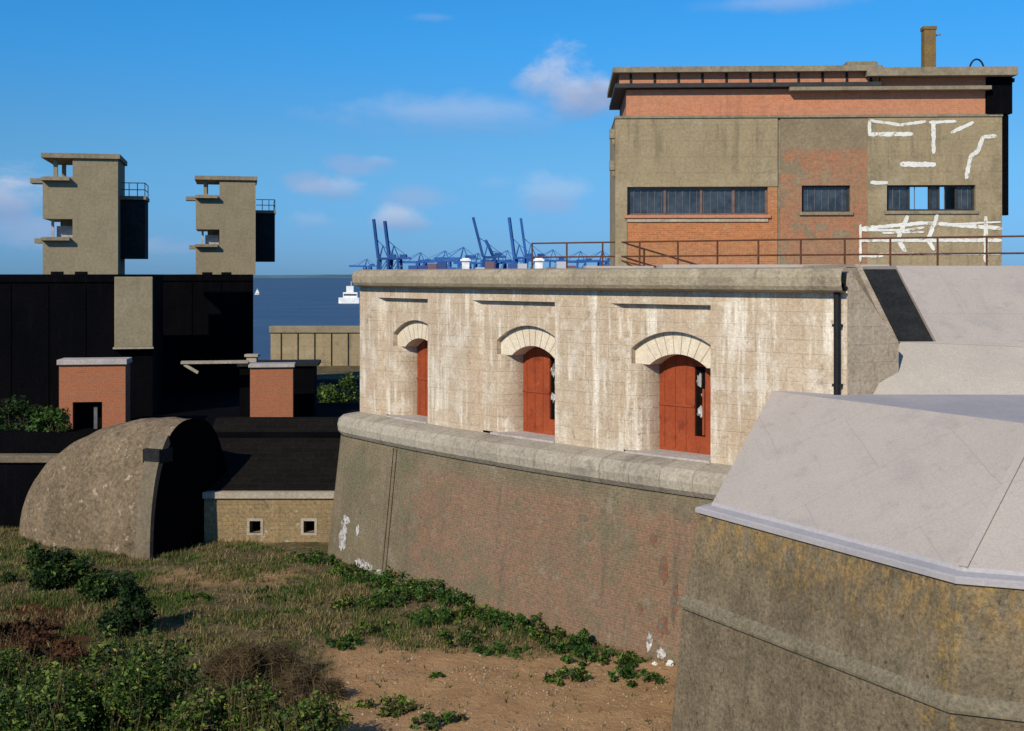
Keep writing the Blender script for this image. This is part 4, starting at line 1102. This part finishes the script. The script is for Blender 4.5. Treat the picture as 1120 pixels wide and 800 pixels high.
# back bushes
for k, (px, d, zb_, h, rx, ry, n, m_, lb) in enumerate([
 (55, 51.6, 3.3, 1.9, 1.0, .7, 1800, M['leafbright'], 'bright green bush beside the red brick hut doorway'),
 (20, 52.5, 3.3, 2.4, 1.3, 1.0, 1800, M['leafdark'], 'dark bush at the left edge behind the low wall'),
 (375, 64, 3.0, 2.9, 1.2, 1.2, 2200, M['leaf'], 'green bush in shade behind the fort corner below the sea wall'),
 (352, 67, 3.0, 1.9, 1.1, 1.0, 1500, M['leafdark'], 'dark bush right of the low black annex'),
 ]):
    x, y, _ = at(px, d)
    bush('leafy_bush', x, y, zb_, rx, ry, h, n, .13, m_, lb, 'bush', None, 400 + k, 10, lm2=M['leafdark'] if k in (0, 2) else None)
# weeds along the foot of the wall: individual plants
def wall_pt(u, o): 
    p = bend(u, -1.35 - o, 0); return p[0], p[1]
G3 = 'weeds along the foot of the battered wall'
rnd = random.Random(11)
wp = [(1.6, .7, .5, .8), (3.0, .6, .55, .9), (4.2, .5, .6, .9), (5.3, .55, .62, .8), (6.4, .4, .7, .8), (7.3, .5, .75, .7), (8.6, .6, .4, .7), (9.6, .7, .4, .7), (10.6, .5, .5, .7), (11.6, .6, .4, .7), (12.6, .8, .45, .8), (13.4, 1.1, .4, .8), (14.3, .8, .35, .7), (-.2, .6, .4, .7)]
names = ['leftmost', 'second', 'third', 'fourth', 'fifth', 'sixth', 'seventh', 'eighth', 'ninth', 'tenth', 'eleventh', 'twelfth', 'thirteenth', 'fourteenth']
order = sorted(range(len(wp)), key=lambda i: wp[i][0])
for rank, i in enumerate(order):
    u, o, h, r = wp[i]; x, y = wall_pt(u, o)
    bush('wall_weed', x, y, ground_h(x, y) - .03, r, r * .75, h, 900, .09, M['leafbright'] if i % 3 else M['leaf'], '%s green weed clump from the left at the foot of the battered wall' % names[rank], 'weed', G3, 500 + i, 4, clumps=12, lm2=M['leafdark'])
for k, (px, y, lb, h, r) in enumerate([(590, 705, 'tall yellowish weed growing against the middle of the battered wall', 1.05, .2), (640, 712, 'tall thin green weed against the wall, right of the yellowish one', .8, .25)]):
    x, yy = on_ground(px, y); u_ = None
    bush('tall_weed', x, yy + .3, ground_h(x, yy), r, r, h, 260, .11, M['leafbright'] if k else M['grass'], lb, 'weed', None, 600 + k, 5, clumps=7)
for k, (px, y, lb, r, h) in enumerate([(620, 740, 'low green weed patch on the sand near the wall foot', .8, .3), (690, 745, 'low green weed patch beside the white stones', .9, .32), (420, 775, 'green weed patch in the middle of the sandy ground bottom', .9, .35), (480, 795, 'green weed patch at the bottom edge of the sand', .8, .3), (478, 742, 'tiny green tuft alone on the sandy ground', .22, .2), (470, 680, 'green weed mound left of the sand, below the battered wall', 1.0, .5), (410, 690, 'green weed mound beside the dry grass left of the sand', 1.0, .4), (545, 712, 'low green weeds between the sand and the wall', .9, .3), (385, 668, 'leafy green weeds in the dry grass below the whitewashed patch', .9, .45), (425, 660, 'dense green weeds a step out from the wall foot', 1.0, .5), (505, 700, 'spreading green weeds above the edge of the bare sand', 1.1, .42), (375, 705, 'green weeds at the left edge of the bare sand', .7, .3), (205, 655, 'flat green weeds on the dry grass below the bunker', 1.2, .22), (300, 650, 'flat green weeds on the dry grass below the loophole wall', 1.2, .22), (330, 612, 'green weeds at the foot of the loophole wall beside the fort', 1.0, .4)]):
    x, yy = on_ground(px, y)
    bush('ground_weed', x, yy, ground_h(x, yy) - .03, r, r * .8, h, 1000 if r > .3 else 120, .085, M['leafbright'] if k % 2 else M['leaf'], lb, 'weed', 'weeds on the sandy ground', 700 + k, 0, clumps=16, lm2=M['dry'] if k in (2, 3, 6) else M['leafdark'])

# rough grass: uncountable
def grass(name, n, m, test, hmin, hmax, seed):
    rnd = random.Random(seed); mb = MB(); cnt = 0
    while cnt < n:
        x = rnd.uniform(-27, 6); y = rnd.uniform(19, 50.3)
        px = 560 + F * x / y
        if px < -200 or px > 800: 
            continue
        if rnd.random() > test(x, y): 
            cnt += .2; continue
        cnt += 1; z = ground_h(x, y) - .02
        for b in range(3):
            h = rnd.uniform(hmin, hmax); a = rnd.uniform(0, 6.28); w = rnd.uniform(.012, .024); lx, ly = rnd.gauss(0, .35) * h, rnd.gauss(0, .35) * h
            bx, by = x + rnd.gauss(0, .04), y + rnd.gauss(0, .04); ca_, sa_ = math.cos(a) * w, math.sin(a) * w
            i0 = len(mb.V)
            mb.V += [(bx - ca_, by - sa_, z), (bx + ca_, by + sa_, z), (bx + lx, by + ly, z + h)]; mb.U += [(0, 0)] * 3
            mb.Fc.append((i0, i0 + 1, i0 + 2))
    o = mb.build(name, m, weld=False); tag(o, None, None, None, 'stuff'); return o
def outside_fort(x, y):
    # keep off the fort: distance to the curved front
    dx, dy = x - 1.3, y - 37.4
    v = (dx * .7266 + dy * .687)     # inward distance
    return 1 if v < -1.2 else 0
def t_dry(x, y):
    n = mnoise.noise((x * .45, y * .45, 3)) * .5 + .5 + .4 * mnoise.noise((x * 1.7, y * 1.7, 8))
    return outside_fort(x, y) * (1 - sand_mask(x, y)) * max(.03, min(1, n * 1.6 - .55)) + .012 * outside_fort(x, y)
def t_green(x, y):
    n = mnoise.noise((x * .5, y * .5, 13)) + .5 * mnoise.noise((x * 1.4, y * 1.4, 4))
    return outside_fort(x, y) * (1 - sand_mask(x, y)) * max(0, min(1, n * 2.2))
tag(grass('dry_grass', 62000, M['grass'], t_dry, .06, .22, 1), 'rough dry brown and green grass on the ditch floor', 'grass')
tag(grass('green_grass', 38000, M['greengrass'], t_green, .06, .19, 2), 'patches of green grass and weeds on the ditch floor', 'grass')

pb = MB(); rnd = random.Random(77); cnt = 0
while cnt < 2600:
    x, y = rnd.uniform(-8, 5), rnd.uniform(26.5, 38)
    if not outside_fort(x, y) or rnd.random() > sand_mask(x, y) * (.35 + mnoise.noise((x * .8, y * .8, 2))): continue
    cnt += 1; r_ = rnd.choice((.012, .018, .025, .04)); z = ground_h(x, y); ph = rnd.random() * 6
    ring_ = [(x + r_ * rnd.uniform(.7, 1.3) * math.cos(ph + a * 1.2566), y + r_ * rnd.uniform(.7, 1.3) * math.sin(ph + a * 1.2566)) for a in range(5)]
    i0 = len(pb.V); pb.V += [(p[0], p[1], z - .005) for p in ring_] + [(x, y, z + r_ * .9)]; pb.U += [(0, 0)] * 6
    for a in range(5): pb.Fc.append((i0 + a, i0 + (a + 1) % 5, i0 + 5))
o = pb.build('pebbles', leafmat('pebble_stone', [(.10, .075, .05), (.24, .17, .10), (.42, .34, .25)], .95, .0), weld=False); tag(o, 'loose pebbles and crumbs of earth on the bare sand', 'pebbles', None, 'stuff')
# white stones at the foot of the wall
for k, (px, y, s, lb) in enumerate([(727, 716, .11, 'white stone leaning at the wall foot beside the concrete block'), (733, 730, .10, 'lower white stone at the corner of wall and concrete block'), (716, 728, .06, 'small white stone left of the larger two')]):
    x, yy = on_ground(px, y); rnd = random.Random(k)
    import bmesh
    bm = bmesh.new(); bmesh.ops.create_icosphere(bm, subdivisions=2, radius=s)
    for v in bm.verts: v.co *= 1 + .75 * mnoise.noise(v.co * (1.3 / s) + Vector((k * 3.7, 0, 0))); v.co.z *= .85
    me = bpy.data.meshes.new('stone'); bm.to_mesh(me); bm.free(); me.materials.append(M['white'])
    o = bpy.data.objects.new('white_stone', me); col.objects.link(o); o.location = (x, yy, ground_h(x, yy) + s * .5); tag(o, lb, 'stone', 'white stones at the wall foot')

# ------------------------------------------------------------------ sky, sun, camera
SUN_EL, SUN_TH = R(33), R(31)
w = bpy.data.worlds.new('World'); sc.world = w
t = NT(w)
out = t.n('ShaderNodeOutputWorld'); bg = t.n('ShaderNodeBackground', Strength=.075)
sky = t.n('ShaderNodeTexSky', _sky_type='NISHITA'); sky.sun_disc = False; sky.sun_elevation = SUN_EL; sky.sun_rotation = R(180) + SUN_TH
sky.air_density = 1.0; sky.dust_density = .3; sky.ozone_density = 2.5
tc = t.n('ShaderNodeTexCoord'); sp = t.n('ShaderNodeSeparateXYZ'); t.l(tc.outputs['Generated'], sp.inputs[0])
az = t.math('ARCTAN2', sp.outputs[0], sp.outputs[1]); el = t.math('ARCSINE', sp.outputs[2])
cmb = t.n('ShaderNodeCombineXYZ'); t.l(az, cmb.inputs[0]); t.l(el, cmb.inputs[1])
def cloud(px, y, rx, ry, amt, scale, lo=.42, hi=.62, soft=1.0, col_=None, seed=0.0):
    a0 = math.atan((px - 560) / F); e0 = math.atan((301 - y) / F * math.cos(a0))
    dx = t.math('MULTIPLY', t.math('SUBTRACT', az, a0), F / rx); dy = t.math('MULTIPLY', t.math('SUBTRACT', el, e0), F / ry)
    r2 = t.math('SQRT', t.math('ADD', t.math('MULTIPLY', dx, dx), t.math('MULTIPLY', dy, dy)))
    fall = t.ramp(r2, 1.0, 0.0)
    n = t.noise(t.scaled(cmb.outputs[0], 1, 1.7, 1, (seed, seed, seed)), scale, 8, .62, .3)
    d = t.ramp(t.math('ADD', t.math('MULTIPLY', fall, .55 * soft), t.math('MULTIPLY', t.math('SUBTRACT', n, .5), 1.1)), lo - .2, hi)
    return t.math('MULTIPLY', t.math('MULTIPLY', d, t.ramp(fall, 0, .25)), amt), dy
skyc = sky.outputs[0]
tint = t.n('ShaderNodeVectorMath', _operation='MULTIPLY'); t.l(skyc, tint.inputs[0])
tl = t.mix(t.ramp(el, 0.0, .11), (.30, .68, 1.55), (.38, .86, 1.36)); tl = t.mix(t.ramp(el, .09, .21), tl, (.24, 1.03, 1.68)); t.l(tl, tint.inputs[1])
skyc = tint.outputs[0]
CW, CG = (8.2, 8.7, 10.4), (3.4, 4.3, 7.2)
for (px, y, rx, ry, amt, scl, seed) in ((606, 88, 80, 70, .75, 18, 0), (640, 104, 95, 50, .7, 16, 5), (480, 126, 300, 48, .34, 8, 2), (10, 210, 85, 60, .65, 16, 6), (365, 205, 85, 30, .45, 16, 8), (440, 238, 55, 34, .6, 20, 9),
                               (415, 176, 45, 16, .28, 20, 12), (345, 240, 60, 30, .25, 16, 14), (610, 215, 80, 44, .3, 18, 16), (850, 5, 170, 24, .3, 9, 18), (468, 20, 60, 12, .16, 12, 21), (540, 200, 60, 25, .14, 14, 24)):
    f, dy = cloud(px, y, rx, ry, amt, scl, seed=seed)
    cc = t.mix(t.ramp(dy, -.55, .3), CG, CW)
    skyc = t.mix(f, skyc, cc)
for (px, y, rx, ry, amt, scl, seed, c_) in ((655, 108, 62, 36, .55, 18, 31, (3.6, 4.4, 7.0)), (390, 180, 90, 26, .4, 14, 33, (5.0, 5.6, 8.6)), (335, 200, 60, 24, .4, 16, 36, (4.8, 5.6, 8.6)), (450, 215, 80, 30, .4, 14, 41, (5.2, 5.9, 8.8)), (600, 225, 90, 26, .4, 14, 44, (4.8, 5.6, 8.6)), (30, 250, 110, 36, .4, 12, 47, (5.6, 6.2, 9.0)), (180, 270, 120, 24, .35, 12, 50, (5.6, 6.2, 9.0))):
    f, dy = cloud(px, y, rx, ry, amt, scl, seed=seed)
    skyc = t.mix(f, skyc, c_)
t.l(skyc, bg.inputs[0]); t.l(bg.outputs[0], out.inputs[0])

sd = bpy.data.lights.new('Sun', 'SUN'); sd.energy = 4.6; sd.angle = R(.5); sd.color = (1, .885, .69)
so_ = bpy.data.objects.new('Sun', sd); col.objects.link(so_); so_.rotation_euler = (R(90) - SUN_EL, 0, -SUN_TH)

cd = bpy.data.cameras.new('Camera'); cam = bpy.data.objects.new('Camera', cd); col.objects.link(cam)
cam.location = (0, 0, EYE); cam.rotation_euler = (R(90), 0, 0)
cd.sensor_width = 36; cd.lens = F / 1120 * 36; cd.shift_y = -99 / 1120; cd.clip_start = .1; cd.clip_end = 60000
sc.camera = cam
sc.view_settings.view_transform = 'Standard'; sc.view_settings.look = 'None'; sc.view_settings.exposure = 0; sc.view_settings.gamma = 1
